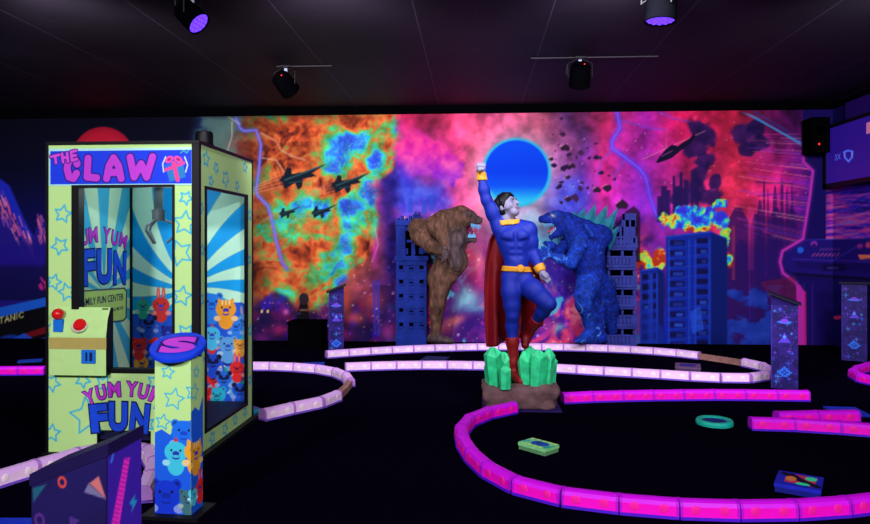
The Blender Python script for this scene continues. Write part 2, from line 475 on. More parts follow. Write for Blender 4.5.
def sky_rows(p, q):
    rows = [
     (108, [(0, (4, 4, 26)), (185, (5, 7, 40)), (205, (22, 40, 80)), (232, (62, 76, 84)), (252, (70, 30, 60)), (300, (92, 44, 40)), (350, (120, 110, 60)), (385, (180, 80, 80)), (410, (190, 34, 86)), (450, (222, 60, 104)), (500, (196, 72, 120)), (540, (190, 84, 120)), (572, (104, 52, 120)), (600, (196, 40, 100)), (640, (150, 30, 150)), (680, (196, 24, 84)), (740, (206, 32, 76)), (785, (70, 14, 92)), (830, (22, 8, 84)), (900, (18, 8, 80))]),
     (190, [(0, (6, 6, 60)), (190, (8, 8, 50)), (215, (40, 66, 80)), (250, (180, 74, 40)), (300, (120, 150, 80)), (350, (180, 100, 70)), (392, (180, 60, 110)), (412, (90, 62, 190)), (440, (196, 50, 140)), (470, (236, 100, 140)), (540, (232, 122, 150)), (575, (100, 40, 150)), (602, (196, 34, 130)), (645, (150, 34, 170)), (690, (190, 34, 110)), (740, (230, 46, 86)), (785, (190, 26, 120)), (803, (110, 20, 130)), (815, (24, 14, 106)), (900, (26, 14, 110))]),
     (262, [(0, (10, 10, 78)), (200, (12, 10, 60)), (250, (170, 64, 40)), (300, (190, 84, 50)), (350, (180, 80, 60)), (388, (60, 22, 90)), (440, (160, 34, 140)), (480, (206, 56, 160)), (530, (150, 66, 200)), (560, (90, 44, 200)), (600, (80, 24, 150)), (640, (90, 30, 150)), (700, (110, 24, 120)), (730, (190, 40, 90)), (760, (80, 14, 100)), (785, (50, 10, 110)), (800, (16, 10, 92)), (900, (18, 10, 88))]),
     (340, [(0, (5, 5, 30)), (250, (14, 10, 64)), (300, (54, 16, 76)), (390, (32, 14, 96)), (440, (164, 40, 120)), (480, (190, 52, 150)), (530, (130, 44, 190)), (580, (80, 22, 160)), (640, (20, 16, 130)), (700, (10, 28, 150)), (760, (10, 28, 140)), (790, (14, 10, 84)), (900, (14, 10, 70))])]
    cols = [cmap(p, r[1]) for r in rows]; ys = [r[0] for r in rows]
    out = cols[0].copy()
    for k in range(3):
        t = ss(ys[k], ys[k + 1], q)[:, None]; out = np.where((q >= ys[k])[:, None], cols[k] * (1 - t) + cols[k + 1] * t, out)
    return out

def building(c, x0, y0, x1, y1, slope, base, dark, lite, cols, dy, seed):
    r = random.Random(seed)
    c.poly([(x0, y0), (x0 + (x1 - x0) * .72, y0 - slope), (x1, y0 + slope * .4), (x1, y1), (x0, y1)], base)
    c.poly([(x0 + (x1 - x0) * .74, y0 - slope + 2), (x1, y0 + slope * .4 + 2), (x1, y1), (x0 + (x1 - x0) * .74, y1)], tuple(v * .7 for v in base))
    c.line([(x0, y0 + 1), (x0 + (x1 - x0) * .72, y0 - slope + 1)], 1.2, lite, .6)
    y = y0 + 5
    while y < y1 - 3:
        for a, b in cols:
            xa = x0 + (x1 - x0) * a; xb = x0 + (x1 - x0) * b; sl = -slope * (a + b) / 2
            c.rect(xa, y + sl, xb, y + dy * .55 + sl, dark)
            if r.random() < .6: c.rect(xa + (xb - xa) * r.uniform(.2, .5), y + sl + dy * .15, xb - 1.5, y + sl + dy * .5, lite, r.uniform(.25, .8))
        c.line([(x0 + 1, y + dy * .75), (x0 + (x1 - x0) * .7, y + dy * .75 - slope)], .8, lite, .3)
        y += dy
    for f in (.05, .38, .48, .71): c.line([(x0 + (x1 - x0) * f, y0 + 4), (x0 + (x1 - x0) * f, y1)], 1.6, lite, .45)

def jet(c, cx, cy, s, col=(14, 26, 40), hi=(52, 92, 96)):
    b = [(-18, 2), (-13, -3), (-10, -11), (-6, -10), (-5, -4), (6, -6), (29, -14), (15, -5), (19, -2), (6, 1), (5, 9), (1, 12), (-2, 5), (-9, 9), (-13, 11), (-14, 5)]
    for k, o in enumerate((-4, 0, 4, 8)):
        c.line([(cx - 14 * s, cy + o * s), (cx - (40 + 6 * k) * s, cy + (o + 11) * s)], 1.1 * s, (206, 150, 130), .45)
    c.poly([(cx + x * s, cy + y * s) for x, y in b], col)
    c.line([(cx - 12 * s, cy + 2 * s), (cx + 24 * s, cy - 12 * s)], 1.6 * s, hi, .8)
    c.line([(cx - 8 * s, cy + 5 * s), (cx + 6 * s, cy + 3 * s)], 1.2 * s, hi, .6)

def paint_mural(P, Q):
    c = Canvas(P, Q, unit=1.0); p, q = c.P, c.Q
    w1 = fbm(p / 46, q / 46, 5, 1) - .5; w2 = fbm(p / 46, q / 46, 5, 2) - .5
    fine = fbm(p / 9, q / 9, 4, 5) - .5; med = fbm(p / 26 + w1 * 2, q / 26 + w2 * 2, 5, 8) - .5
    c.C = sky_rows(np.clip(p + w1 * 42, 0, 900), q + w2 * 40)
    lively = ss(195, 225, p)
    c.C *= (1 + (med * 1.1 + fine * .7) * lively)[:, None]
    # swirling pink and violet nebula on the lower middle
    neb = ss(380, 400, p) * (1 - ss(640, 660, p)) * ss(205, 260, q)
    t = fbm(p / 34 + w1 * 2.4, q / 34 + w2 * 2.4, 5, 21)
    c.blend(neb * ss(.46, .62, t) * .9, (240, 62, 112)); c.blend(neb * ss(.62, .74, t) * .7, (255, 170, 190))
    c.blend(neb * ss(.56, .40, t) * .8, (46, 18, 120))
    t2 = fbm(p / 22 + w2 * 3, q / 22 + w1 * 3, 5, 33)
    c.blend(neb * ss(.58, .72, t2) * .9, (70, 200, 230))
    for (x, y, rx, ry, col, a) in [(478, 250, 12, 26, (232, 70, 130), .7), (452, 262, 8, 22, (230, 70, 120), .7), (470, 300, 13, 10, (90, 210, 225), .75), (452, 318, 10, 8, (232, 90, 120), .7), (485, 225, 14, 18, (240, 130, 160), .7), (538, 232, 22, 26, (120, 214, 226), .65), (512, 222, 30, 14, (200, 226, 232), .6), (470, 252, 12, 26, (246, 70, 110), .8), (474, 282, 11, 14, (240, 60, 120), .7), (462, 296, 10, 9, (150, 226, 236), .85), (476, 306, 8, 7, (110, 200, 226), .7), (472, 330, 14, 10, (40, 20, 120), .8), (455, 318, 9, 6, (255, 150, 120), .7), (482, 262, 7, 18, (255, 120, 150), .6),
                                   (545, 322, 14, 10, (220, 60, 140), .7), (560, 330, 8, 6, (90, 220, 210), .7), (566, 262, 12, 22, (70, 50, 214), .6), (538, 285, 12, 22, (120, 60, 200), .6), (440, 330, 16, 9, (236, 100, 90), .6), (412, 330, 10, 12, (60, 20, 110), .5)]:
        i = c.near(x - 3 * rx, x + 3 * rx, y - 3 * ry, y + 3 * ry)
        g = np.exp(-((c.P[i] + w1[i] * 30 - x) / rx) ** 2 - ((c.Q[i] + w2[i] * 30 - y) / ry) ** 2)
        c.blend(a * g * np.clip(.75 + med[i] * 1.6, 0, 1.2), col, i)
    # pink cloud over blue smoke, left of the sun
    for (x, y, r) in [(398, 140, 18), (412, 150, 20), (428, 158, 20), (404, 166, 18), (446, 172, 15), (388, 155, 12)]:
        i = c.near(x - 2.2 * r, x + 2.2 * r, y - 2.2 * r, y + 2.2 * r)
        d = np.hypot(c.P[i] - x + w1[i] * 20, c.Q[i] - y + w2[i] * 20) / r + fine[i] * .8
        c.blend((1 - ss(.7, 1.05, d)) * .9, np.stack([236 - 90 * ss(140, 190, c.Q[i]) + fine[i] * 110, 56 + fine[i] * 90 + 0 * d, 150 + 50 * ss(140, 190, c.Q[i])], -1), i)
    for (x, y, rx, ry, a) in [(424, 192, 22, 11, .85), (402, 185, 12, 16, .8), (440, 205, 14, 10, .7), (408, 205, 14, 12, .7), (573, 192, 16, 20, .8), (560, 205, 12, 12, .6)]:
        i = c.near(x - 3 * rx, x + 3 * rx, y - 3 * ry, y + 3 * ry)
        g = np.exp(-(((c.P[i] + w1[i] * 26 - x) / rx) ** 2 + ((c.Q[i] + w2[i] * 26 - y) / ry) ** 2) ** 1.6)
        c.blend(a * g, np.stack([52 + fine[i] * 60, 70 + fine[i] * 110, 206 + fine[i] * 60], -1), i)
    i = c.near(376, 410, 130, 350)
    c.blend(.8 * ss(378, 391, c.P[i] + w1[i] * 20) * (1 - ss(394, 406, c.P[i] + w2[i] * 24)) * ss(140, 175, c.Q[i]) , np.stack([30 + fine[i] * 60, 20 + fine[i] * 40, 110 + fine[i] * 120], -1), i)
    for x, y, h in [(410, 198, 14), (424, 202, 12), (431, 195, 16)]: c.rect(x - 2, y, x + 3, y + h, (40, 70, 190), .7)
    # the big burst of cloud on the left
    cx, cy = 320, 205
    ang = np.arctan2(q - cy, p - cx); rad = np.hypot((p - cx) / 84, (q - cy) / 108) + w1 * .55 + fine * .18
    reg = 1 - ss(.90, 1.04, rad)
    reg = np.maximum(reg, ss(.02, -.02, (q - 296) / 100 + w1 * .3) * (p < 335) * (1 - ss(232, 248, -p + 490)) )
    lim = np.interp(q, [100, 130, 180, 215, 240, 265, 290, 310], [399, 398, 393, 386, 372, 352, 342, 330])
    reg = ss(230, 256, p + w2 * 30) * (1 - ss(-7, 7, p + w1 * 64 + fine * 14 - lim)) * (1 - ss(-6, 6, q - np.interp(p, [240, 262, 290, 320, 345], [304, 298, 304, 312, 300]) + w2 * 44 + fine * 18))
    bill = fbm(p / 24 + w1 * 1.6, q / 24 + w2 * 1.6, 5, 40, True)
    sw = np.sin((fbm(p / 30 + w2 * 2, q / 30 + w1 * 2, 4, 44)) * 26) * .07
    hf = fbm(p / 8 + w1 * 5, q / 8 + w2 * 5, 4, 47, True)
    t = .235 + bill * .46 + sw + med * .34 + (hf - .5) * .24
    for (x, y, rx, ry, a) in [(347, 144, 20, 13, .42), (336, 164, 15, 12, .36), (377, 163, 10, 11, .46), (374, 194, 11, 14, .40), (350, 205, 14, 9, .42), (299, 203, 14, 10, .36), (318, 207, 12, 9, .34), (318, 262, 26, 15, .24), (346, 254, 12, 13, .22), (335, 276, 18, 12, .24), (366, 146, 14, 26, .16), (362, 215, 22, 14, .14), (272, 230, 16, 20, .14), (290, 222, 18, 12, .12),
                              (276, 212, 14, 16, .26), (330, 135, 18, 12, .24), (386, 130, 16, 12, .2), (360, 230, 30, 12, .12), (300, 235, 20, 10, .14), (352, 282, 14, 9, .3),
                              (262, 150, 22, 16, -.12), (284, 162, 16, 14, -.16), (330, 184, 20, 9, -.22), (262, 270, 20, 20, -.1), (355, 126, 26, 10, -.14), (300, 252, 12, 10, -.22), (366, 262, 14, 22, -.1), (320, 242, 16, 5, -.2), (276, 300, 20, 8, -.05), (300, 130, 22, 14, -.12), (385, 150, 8, 14, -.1)]:
        i = c.near(x - 3 * rx, x + 3 * rx, y - 3 * ry, y + 3 * ry)
        t[i] += a * np.exp(-(((c.P[i] + w1[i] * 16 - x) / rx) ** 2 + ((c.Q[i] + w2[i] * 16 - y) / ry) ** 2) ** 1.3)
    colr = cmap(np.clip(t, 0, 1), PSY) * (1 + fine * .75)[:, None]
    dk = ss(0, 60, p - 232)[:, None]
    edge = np.abs(((t * 9) % 1) - .5)
    colr = colr + (np.array((214, 196, 120)) - colr) * (ss(.43, .5, edge) * .35 * ss(.3, .45, t))[:, None]
    c.blend(reg * .97, colr * (.5 + .5 * dk))
    # green grey storm cloud at its left
    i = c.near(190, 262, 100, 220)
    a = ss(192, 206, c.P[i] + w1[i] * 20) * (1 - ss(232, 258, c.P[i] + w1[i] * 30)) * ss(.38, .62, fbm(c.P[i] / 14, c.Q[i] / 14, 4, 51)) * (1 - ss(165, 215, c.Q[i]))
    c.blend(a * .75, (78, 112, 104), i)
    # dark city and sparks under the burst
    i = c.near(246, 400, 285, 352)
    yl = 306 - 16 * np.exp(-((c.P[i] - 275) / 14) ** 2) + 12 * np.exp(-((c.P[i] - 330) / 25) ** 2) - ss(345, 395, c.P[i]) * 34 + w1[i] * 30
    c.blend(ss(-3, 5, c.Q[i] - yl) * .8 * (1 - ss(376, 398, c.P[i] + w1[i] * 30)), np.stack([26 + 60 * ss(.5, .75, fbm(c.P[i] / 12, c.Q[i] / 12, 4, 61)), 12 + 0 * yl, 66 + 90 * ss(.5, .7, fbm(c.P[i] / 10, c.Q[i] / 16, 4, 63))], -1), i)
    r = random.Random(3)
    for x, y, rx, ry, col in [(372, 300, 12, 12, (214, 74, 66)), (355, 318, 9, 6, (230, 90, 60)), (346, 300, 5, 14, (206, 80, 40)), (280, 330, 9, 6, (200, 40, 110)), (388, 332, 9, 9, (200, 60, 150)), (286, 312, 3, 3, (255, 120, 170)), (340, 335, 12, 6, (190, 40, 90)), (310, 340, 8, 5, (150, 30, 110)), (262, 338, 8, 5, (120, 24, 110))]:
        c.glow(x, y, rx, ry, col, .65)
    for x in (374, 378): c.line([(x, 282), (x + 1, 334)], 3, (60, 50, 180), .7)
    
    c.poly([(296, 322), (301, 298), (307, 298), (310, 322)], (14, 10, 20)); c.ell(304, 299, 5, 6, (40, 30, 44)); c.line([(300, 310), (308, 310)], 1, (190, 120, 90))
    for x in (261, 267): c.rect(x, 310, x + 1.6, 313, (230, 200, 140))
    for k in range(520):
        x = r.uniform(246, 640); y = r.uniform(215, 345)
        if x < 400 and y < 300 - (x > 350) * 40: continue
        s_ = r.choice([.5, .6, .7, .9, 1.3] if x > 395 else [.5, .6, .8])
        c.ell(x, y, s_, s_, r.choice([(255, 150, 110), (255, 110, 150), (190, 160, 255), (255, 220, 200), (140, 90, 220)]), al=r.uniform(.4, .9))
    for k in range(60): c.ell(r.uniform(560, 830), r.uniform(112, 200), .6, .6, (255, 190, 220), al=.6)
    # lightning
    c.line([(236, 118), (240, 128), (244, 131), (256, 130), (261, 144), (259, 170), (256, 190), (258, 196), (268, 206), (273, 224), (276, 240), (282, 262), (287, 269)], 5, (70, 90, 220), .45, 2)
    c.line([(236, 118), (240, 128), (244, 131), (256, 130), (261, 144), (259, 170), (256, 190), (258, 196), (268, 206), (273, 224), (276, 240), (282, 262), (287, 269)], 1.8, (110, 110, 235))
    for l in [[(261, 133), (276, 141), (281, 150), (292, 156), (305, 160)], [(262, 158), (276, 160), (284, 172)], [(232, 122), (232, 136), (227, 152)], [(222, 112), (230, 118), (240, 124)], [(375, 228), (378, 245), (372, 262)]]: c.line(l, 1.1, (214, 190, 170), .6)
    c.glow(375, 252, 3, 14, (220, 50, 190), .7)
    for w, a, col in ((9, .3, (90, 50, 230)), (4.5, .5, (70, 56, 240)), (1.6, .8, (96, 100, 255))):
        c.line([(617, 112), (620, 128), (612, 141), (612, 148), (626, 158), (640, 169), (646, 178), (650, 196), (656, 214), (664, 226)], w, col, a, w * .4)
    for l in [[(619, 120), (634, 124), (650, 128), (664, 130)], [(612, 150), (602, 160), (598, 176)], [(626, 158), (616, 172), (614, 186)], [(648, 190), (640, 204), (636, 220)], [(660, 112), (672, 118), (690, 122)]]: c.line(l, 2.2, (104, 70, 220), .5, 1.4)
    c.glow(640, 200, 16, 26, (130, 40, 220), .45)
    # the blue sun
    c.glow(516, 176, 42, 44, (120, 190, 220), .45, 2)
    c.ell(516.5, 172.5, 34.5, 34.5, (30, 180, 214), soft=2.5)
    i = c.near(480, 552, 136, 208); d = np.hypot(c.P[i] - 516.5, c.Q[i] - 172)
    c.blend(1 - ss(30.5, 33, d), cmap(c.Q[i], [(138, (4, 70, 226)), (172, (2, 56, 216)), (186, (6, 76, 222)), (196, (30, 150, 224)), (206, (60, 206, 226))]), i)
    for k in range(46):
        x = r.gauss(572, 18); y = r.gauss(168, 26); s_ = abs(r.gauss(1.2, 1.2)) + .6
        if math.hypot(x - 516, y - 172) < 38 or y < 116: continue
        c.poly([(x + s_ * r.uniform(.6, 1.5) * math.cos(a), y + s_ * r.uniform(.5, 1.2) * math.sin(a)) for a in (0, 1.3, 2.6, 3.6, 5)], r.choice([(40, 20, 60), (60, 30, 70), (30, 16, 60)]))
    for x, y, s_ in [(565, 148, 4.5), (572, 166, 3.6), (568, 177, 2.6), (551, 159, 2.4), (597, 190, 4), (607, 188, 4.5), (568, 199, 3.4), (560, 182, 1.6), (622, 205, 6)]:
        c.poly([(x + s_ * 1.1 * math.cos(a), y + s_ * (.8 + .25 * math.sin(3 * a + x)) * math.sin(a)) for a in np.linspace(0, 6.28, 9)[:-1]], (44, 22, 50))
        c.line([(x - s_ * .9, y - s_ * .3), (x - s_ * .2, y - s_ * .8)], 1, (220, 150, 170), .7)
    # smoke column, fire, skyline at the right
    for x, y, rx, ry in [(698, 128, 11, 9), (708, 134, 10, 12), (694, 146, 14, 10), (704, 158, 11, 8), (700, 172, 9, 12), (696, 188, 12, 12), (712, 196, 14, 10), (686, 196, 12, 10), (678, 200, 10, 8), (744, 134, 16, 10), (757, 128, 10, 8), (762, 142, 13, 8), (748, 148, 10, 8), (716, 182, 8, 10)]:
        i = c.near(x - 2 * rx, x + 2 * rx, y - 2 * ry, y + 2 * ry)
        d = np.hypot((c.P[i] - x + w1[i] * 14) / rx, (c.Q[i] - y + w2[i] * 14) / ry) + fine[i] * .7
        c.blend((1 - ss(.75, 1.1, d)) * .9, np.stack([40 + fine[i] * 50, 18 + fine[i] * 20, 84 + fine[i] * 60], -1), i)
    for x, y0, w in [(664, 186, 3), (668, 190, 2.4), (674, 176, 1.4), (681, 172, 1.6), (686, 180, 2.4), (692, 170, 1.2), (660, 196, 3), (678, 186, 3), (697, 178, 2)]: c.rect(x - w, y0, x + w, 222, (34, 16, 84), .9)
    for x, y0, w in [(764, 178, 1.2), (768, 190, 1), (775, 186, 2.2), (782, 178, 1.6), (787, 188, 1.4), (792, 182, 1), (760, 200, 3), (776, 208, 8), (792, 206, 5), (756, 214, 6), (738, 208, 11), (741, 240, 8), (726, 256, 7)]: c.poly([(x - w * .3, y0), (x + w * .3, y0), (x + w, y0 + 14), (x + w, 345), (x - w, 345), (x - w, y0 + 14)], (44, 14, 92), .78)
    c.line([(756, 182), (794, 184)], 1, (44, 14, 92)); c.line([(758, 196), (796, 192)], .9, (60, 20, 100))
    c.rect(748, 208, 754, 270, (206, 40, 120), .5); c.rect(732, 226, 735, 280, (214, 60, 80), .4); c.glow(765, 262, 26, 26, (34, 14, 104), .7)
    tf = .46 + (fbm(p / 8 + w1 * 4, q / 8 + w2 * 4, 5, 70) - .5) * 1.7 + med * .3 - (q - 215) / 160
    fm = np.zeros_like(p)
    for x, y, rx, ry in [(675, 222, 12, 9), (690, 216, 14, 12), (708, 214, 16, 12), (722, 220, 12, 12), (728, 238, 6, 14), (700, 226, 26, 8), (729, 258, 5, 10), (652, 268, 12, 10), (645, 262, 12, 10), (660, 258, 8, 10), (724, 206, 10, 6)]:
        i = c.near(x - 2 * rx, x + 2 * rx, y - 2 * ry, y + 2 * ry)
        d = np.hypot((c.P[i] - x + w1[i] * 12) / rx, (c.Q[i] - y + w2[i] * 12) / ry) + fine[i] * 1.6
        fm[i] = np.maximum(fm[i], 1 - ss(.75, 1.05, d)); tf[i] += .3 * np.exp(-((c.P[i] - x) / rx) ** 2 - ((c.Q[i] - y) / ry) ** 2) * (.7 if rx > 11 else .3)
    c.blend(fm, cmap(np.clip(tf, 0.18, 1), [(0, (90, 16, 30)), (.25, (206, 60, 30)), (.4, (232, 206, 70)), (.52, (130, 224, 70)), (.62, (50, 224, 190)), (.75, (40, 110, 240)), (1, (50, 50, 214))]))
    i = c.near(720, 800, 285, 350)
    cl = ss(-.04, .1, fbm(c.P[i] / 16, c.Q[i] / 11, 4, 80) - .48 + (c.Q[i] - 315) / 160)
    c.blend(cl * .85, np.stack([10 + 30 * (fine[i] + .5), 34 + 46 * (fine[i] + .5), 140 + 70 * (fine[i] + .4)], -1), i)
    building(c, 640, 270, 664, 346, 3, (16, 34, 140), (10, 12, 66), (44, 84, 224), [(.08, .4), (.55, .68)], 10, 5)
    building(c, 666, 236, 727, 346, 5, (14, 36, 150), (14, 14, 74), (42, 86, 224), [(.06, .3), (.5, .69)], 10.2, 9)
    c.poly([(690, 312), (700, 306), (704, 330), (692, 334)], (40, 90, 230), .6)
    c.poly([(636, 345), (636, 300), (640, 300), (664, 330), (664, 345)], (20, 44, 160), .6)
    c.poly([(625, 212), (634, 206), (640, 212), (640, 262), (626, 262)], (40, 14, 50), .85)
    # helicopter
    c.line([(643, 159), (705, 131)], .8, (220, 140, 160), .7); c.line([(667, 130), (666, 150)], .7, (220, 140, 160), .5)
    c.poly([(656, 162), (660, 156), (666, 149), (672, 144.5), (678, 146), (690, 138), (694, 133), (696, 137), (691, 143), (679, 152), (672, 158), (664, 161), (658, 163)], (18, 10, 46))
    c.line([(662, 156), (672, 151)], 1.3, (120, 60, 110), .8)
    # streaks of light from the arcade cabinet
    for k in range(46):
        x1 = 812 + r.uniform(-4, 2); y1 = 140 + r.uniform(-6, 110); L = r.uniform(20, 78); sl = (y1 - 200) / 300 + .22 - .12 * (y1 > 190)
        c.line([(x1, y1), (x1 - L, y1 - L * sl)], r.uniform(.5, 1.1), r.choice([(255, 110, 150), (230, 60, 150), (150, 60, 220), (250, 150, 170)]), r.uniform(.2, .6))
    for k in range(7): c.line([(742 + k * 2.4, 112 + k * .8), (815, 149 + k * .9)], .9, (60, 150, 230), .7 if k in (2, 3, 4) else .35)
    c.line([(755, 112), (812, 146)], 3, (50, 80, 200), .35, 2)
    # the painted arcade cabinet
    cab = [(803, 128), (803, 162), (813, 171), (810, 196), (803, 239), (783, 251), (780, 262), (783, 273), (797, 283), (801, 292), (801, 350), (960, 350), (960, 100), (803, 100)]
    c.poly(cab, (20, 10, 90), .92)
    c.rect(804, 129, 818, 165, (26, 12, 84)); c.ell(812, 142, 4, 9, (206, 40, 110), soft=2); c.ell(813, 147, 2, 4, (240, 140, 120)); c.line([(806, 129), (816, 130)], .8, (150, 130, 190))
    i = c.near(826, 960, 185, 246)
    st = fbm((c.P[i] - c.Q[i] * .3) / 40, (c.Q[i] + c.P[i] * .12) / 3.2, 4, 90)
    c.blend(.9 * ss(820, 834, c.P[i] + (c.Q[i] - 190) * .1), cmap(st, [(.25, (36, 16, 130)), (.45, (60, 26, 190)), (.56, (170, 40, 170)), (.66, (226, 80, 150)), (.8, (90, 120, 250))]), i)
    for k in range(26):
        y = r.uniform(194, 240); c.line([(836, y - 4), (906, y + (y - 200) * .35)], .7, r.choice([(190, 60, 180), (80, 90, 240), (226, 90, 170)]), .5)
    c.poly([(803, 240), (870, 238), (960, 234), (960, 290), (870, 279), (800, 275), (785, 268), (785, 252)], (30, 16, 116))
    c.poly([(794, 262), (960, 266), (960, 276), (870, 272), (796, 268)], (22, 10, 92), .8)
    c.line([(792, 259), (870, 262), (960, 266)], .9, (70, 40, 170), .8); c.line([(806, 240), (960, 236)], .9, (60, 60, 190), .7)
    c.line([(796, 274), (870, 279), (960, 288)], 2.6, (12, 6, 50))
    c.ell(800.5, 250, 3.2, 3.2, (28, 96, 224)); c.ell(814, 244, 3.4, 3, (130, 44, 170)); c.ell(814, 245.5, 2, 1.8, (40, 12, 90))
    for k in range(7):
        c.line([(812 + k * 4, 256), (815 + k * 4, 253.5)], 1.1, (190, 80, 150), .8); c.line([(820 + k * 3, 250), (822 + k * 3, 248.5)], .9, (150, 70, 150), .7)
    c.poly([(858, 255), (880, 254), (880, 258), (860, 259)], (236, 120, 90)); c.ell(860, 246, 3, 2.4, (150, 40, 140)); c.ell(868, 245, 2.5, 3, (206, 60, 120)); c.line([(832, 261), (858, 246)], 1, (70, 60, 190), .7)
    c.rect(822, 264, 846, 271, (16, 8, 70)); c.line([(828, 268), (838, 268)], 1.6, (80, 70, 180), .6)
    for x, col in [(812.5, (110, 30, 150)), (804, (60, 24, 130))]: c.line([(x, 284), (x, 345)], 1.2, col, .9)
    c.poly([(806, 280), (826, 281), (826, 350), (806, 350)], (24, 10, 100), .6)
    c.rect(834, 316, 841, 319, (230, 50, 110))
    for w, a in ((6, .25), (2.4, 1)): c.line([(804.5, 128), (803.5, 162), (813, 171), (810, 196), (803, 239), (782.5, 251), (780, 262), (783, 273), (796, 283)], w, (196, 48, 186), a, w * .35)
    c.poly([(796, 283), (800, 285), (804.5, 292), (805, 350), (796.5, 350)], (186, 40, 168)); c.line([(805, 292), (805.5, 350)], 1.4, (220, 30, 110))
    c.poly([(760, 282), (795, 276), (797, 300), (772, 300)], (120, 20, 60), .5)
    # left: night sky, red moon, peaks and the ship
    i = c.near(-80, 200, 90, 360)
    a = 1 - ss(186, 204, c.P[i] + w1[i] * 16)
    c.blend(a, cmap(c.Q[i], [(110, (2, 3, 18)), (170, (4, 5, 34)), (215, (8, 8, 74)), (260, (16, 12, 96)), (290, (8, 6, 46)), (350, (4, 4, 24))]), i)
    c.ell(103, 158, 31, 31, (150, 12, 40)); c.ell(103, 160, 27, 29, (176, 22, 48), soft=6)
    c.poly([(-80, 230), (-40, 190), (-14, 214), (0, 178), (10, 186), (18, 204), (26, 222), (34, 236), (40, 212), (47, 226), (60, 246), (120, 262), (190, 300), (190, 352), (-80, 352)], (30, 22, 130))
    c.poly([(0, 179), (9, 186), (17, 204), (25, 222), (33, 237), (28, 240), (18, 222), (8, 206), (0, 196)], (24, 40, 190), .9)
    for k in range(54):
        t = r.random(); x = -4 + t * 36 + r.uniform(-3, 3); y = 184 + t * 50 + r.uniform(0, 26); L = r.uniform(4, 13)
        c.line([(x, y), (x + L * .35, y + L)], r.uniform(.7, 1.8), r.choice([(236, 110, 150), (226, 80, 140), (150, 70, 190), (250, 150, 170)]), r.uniform(.5, .95))
    for k in range(16):
        x = 39 + r.uniform(-2, 7); y = 214 + r.uniform(0, 26); c.line([(x, y), (x + 2, y + r.uniform(4, 10))], 1.1, (226, 100, 150), .75)
    i = c.near(-80, 60, 235, 300)
    c.blend(ss(240, 250, c.Q[i] + w1[i] * 18) * .9, cmap(c.Q[i] + w2[i] * 14, [(240, (26, 20, 130)), (262, (34, 18, 140)), (268, (18, 14, 80)), (300, (14, 12, 70))]), i)
    for k in range(10): x = 38 + r.uniform(-1, 8); y = 276 + r.uniform(0, 14); c.line([(x, y), (x + 2, y + 4)], 1.4, (220, 40, 140), .8)
    c.poly([(-80, 322), (-20, 315), (47, 296), (120, 276), (120, 345), (-80, 345)], (8, 6, 16))
    c.poly([(-80, 322), (-20, 312), (47, 297), (120, 276), (120, 283), (47, 306), (-20, 322), (-80, 332)], (26, 92, 214))
    c.poly([(12, 338), (47, 326), (120, 302), (120, 316), (47, 333), (20, 340)], (110, 12, 26))
    i = c.near(-80, 130, 333, 353)
    c.blend(ss(336, 339, c.Q[i] + 3 * np.sin(c.P[i] / 7)) , (18, 50, 150), i)
    c.poly([(4, 350), (10, 340), (24, 333), (32, 338), (34, 350)], (30, 74, 200)); c.poly([(-14, 350), (-4, 340), (6, 339), (10, 350)], (24, 64, 190)); c.poly([(36, 350), (40, 343), (60, 341), (60, 350)], (22, 58, 170))
    LT = {'T': [((0, 1), (1, 1)), ((.5, 1), (.5, 0))], 'I': [((.5, 1), (.5, 0))], 'A': [((0, 0), (.5, 1), (1, 0)), ((.2, .35), (.8, .35))], 'N': [((0, 0), (0, 1), (1, 0), (1, 1))], 'C': [((1, .85), (.6, 1), (.15, .8), (0, .5), (.15, .2), (.6, 0), (1, .15))]}
    x = -9.0
    for ch in 'TITANIC':
        wl = 1.6 if ch == 'I' else 4.0
        for l_ in LT[ch]: c.line([(x + wl * u_, 323.5 - 5.6 * v_ - .27 * (x + wl * u_)) for u_, v_ in l_], .95, (206, 206, 140))
        x += wl + 1.5
    # jets over the burst
    jet(c, 297, 178, 1.0); jet(c, 346, 184, .82); jet(c, 287, 213, .46); jet(c, 321, 212, .56)
    # outer edge fades
    c.blend(.75 * (1 - ss(112, 121, q + w1 * 10)) * (1 - ss(250, 420, p)), (10, 8, 26))
    return c.lin()

def wall_mesh(name, P0, U, L, z0, z1, step, painter, mats):
    nu = int(L / step) + 1; nv = int((z1 - z0) / step) + 1
    uu, vv = np.meshgrid(np.linspace(0, L, nu), np.linspace(z0, z1, nv))
    V = np.asarray(P0, float) + uu.reshape(-1, 1) * np.asarray(U, float) + vv.reshape(-1, 1) * UV
    px, py = to_px(V)
    return mesh_obj(name, V, grid_faces(nu, nv), mats, cols=painter(np.clip(px, -100, 960), py))

struct(wall_mesh('wall_back', (XL, YW, 0), (1, 0, 0), XR - XL, ZM0, ZM1, 0.0155, paint_mural, [M['mural']]))
struct(wall_mesh('wall_right', (XR, YW, 0), (0, -1, 0), 2.4, ZM0, ZM1, 0.02, paint_mural, [M['mural']]))
struct(MB().box(((XL + XR) / 2, YW + .06, CEIL / 2), (XR - XL + .4, .1, CEIL)).build('wall_backing', M['blackmat']))
struct(MB().box((XR + .06, YW - 5.2, CEIL / 2), (.1, 11, CEIL)).box((XR - .005, YW - 6.2, CEIL / 2), (.02, 7.6, CEIL)).build('wall_right_backing', M['blackmat']))
struct(MB().box((XL - .06, 4, CEIL / 2), (.1, 13, CEIL)).build('wall_left', M['blackmat']))
struct(MB().box(((XL + XR) / 2, YW - .02, ZM0 / 2), (XR - XL, .04, ZM0)).build('baseboard_back', M['blackmat']))
struct(MB().box((XR - .02, YW - 2.0, ZM0 / 2), (.04, 4.0, ZM0)).build('baseboard_right', M['blackmat']))
struct(MB().box(((XL + XR) / 2, YW - .03, (ZM1 + CEIL) / 2), (XR - XL, .06, CEIL - ZM1)).build('trim_1', M['blackmat']))
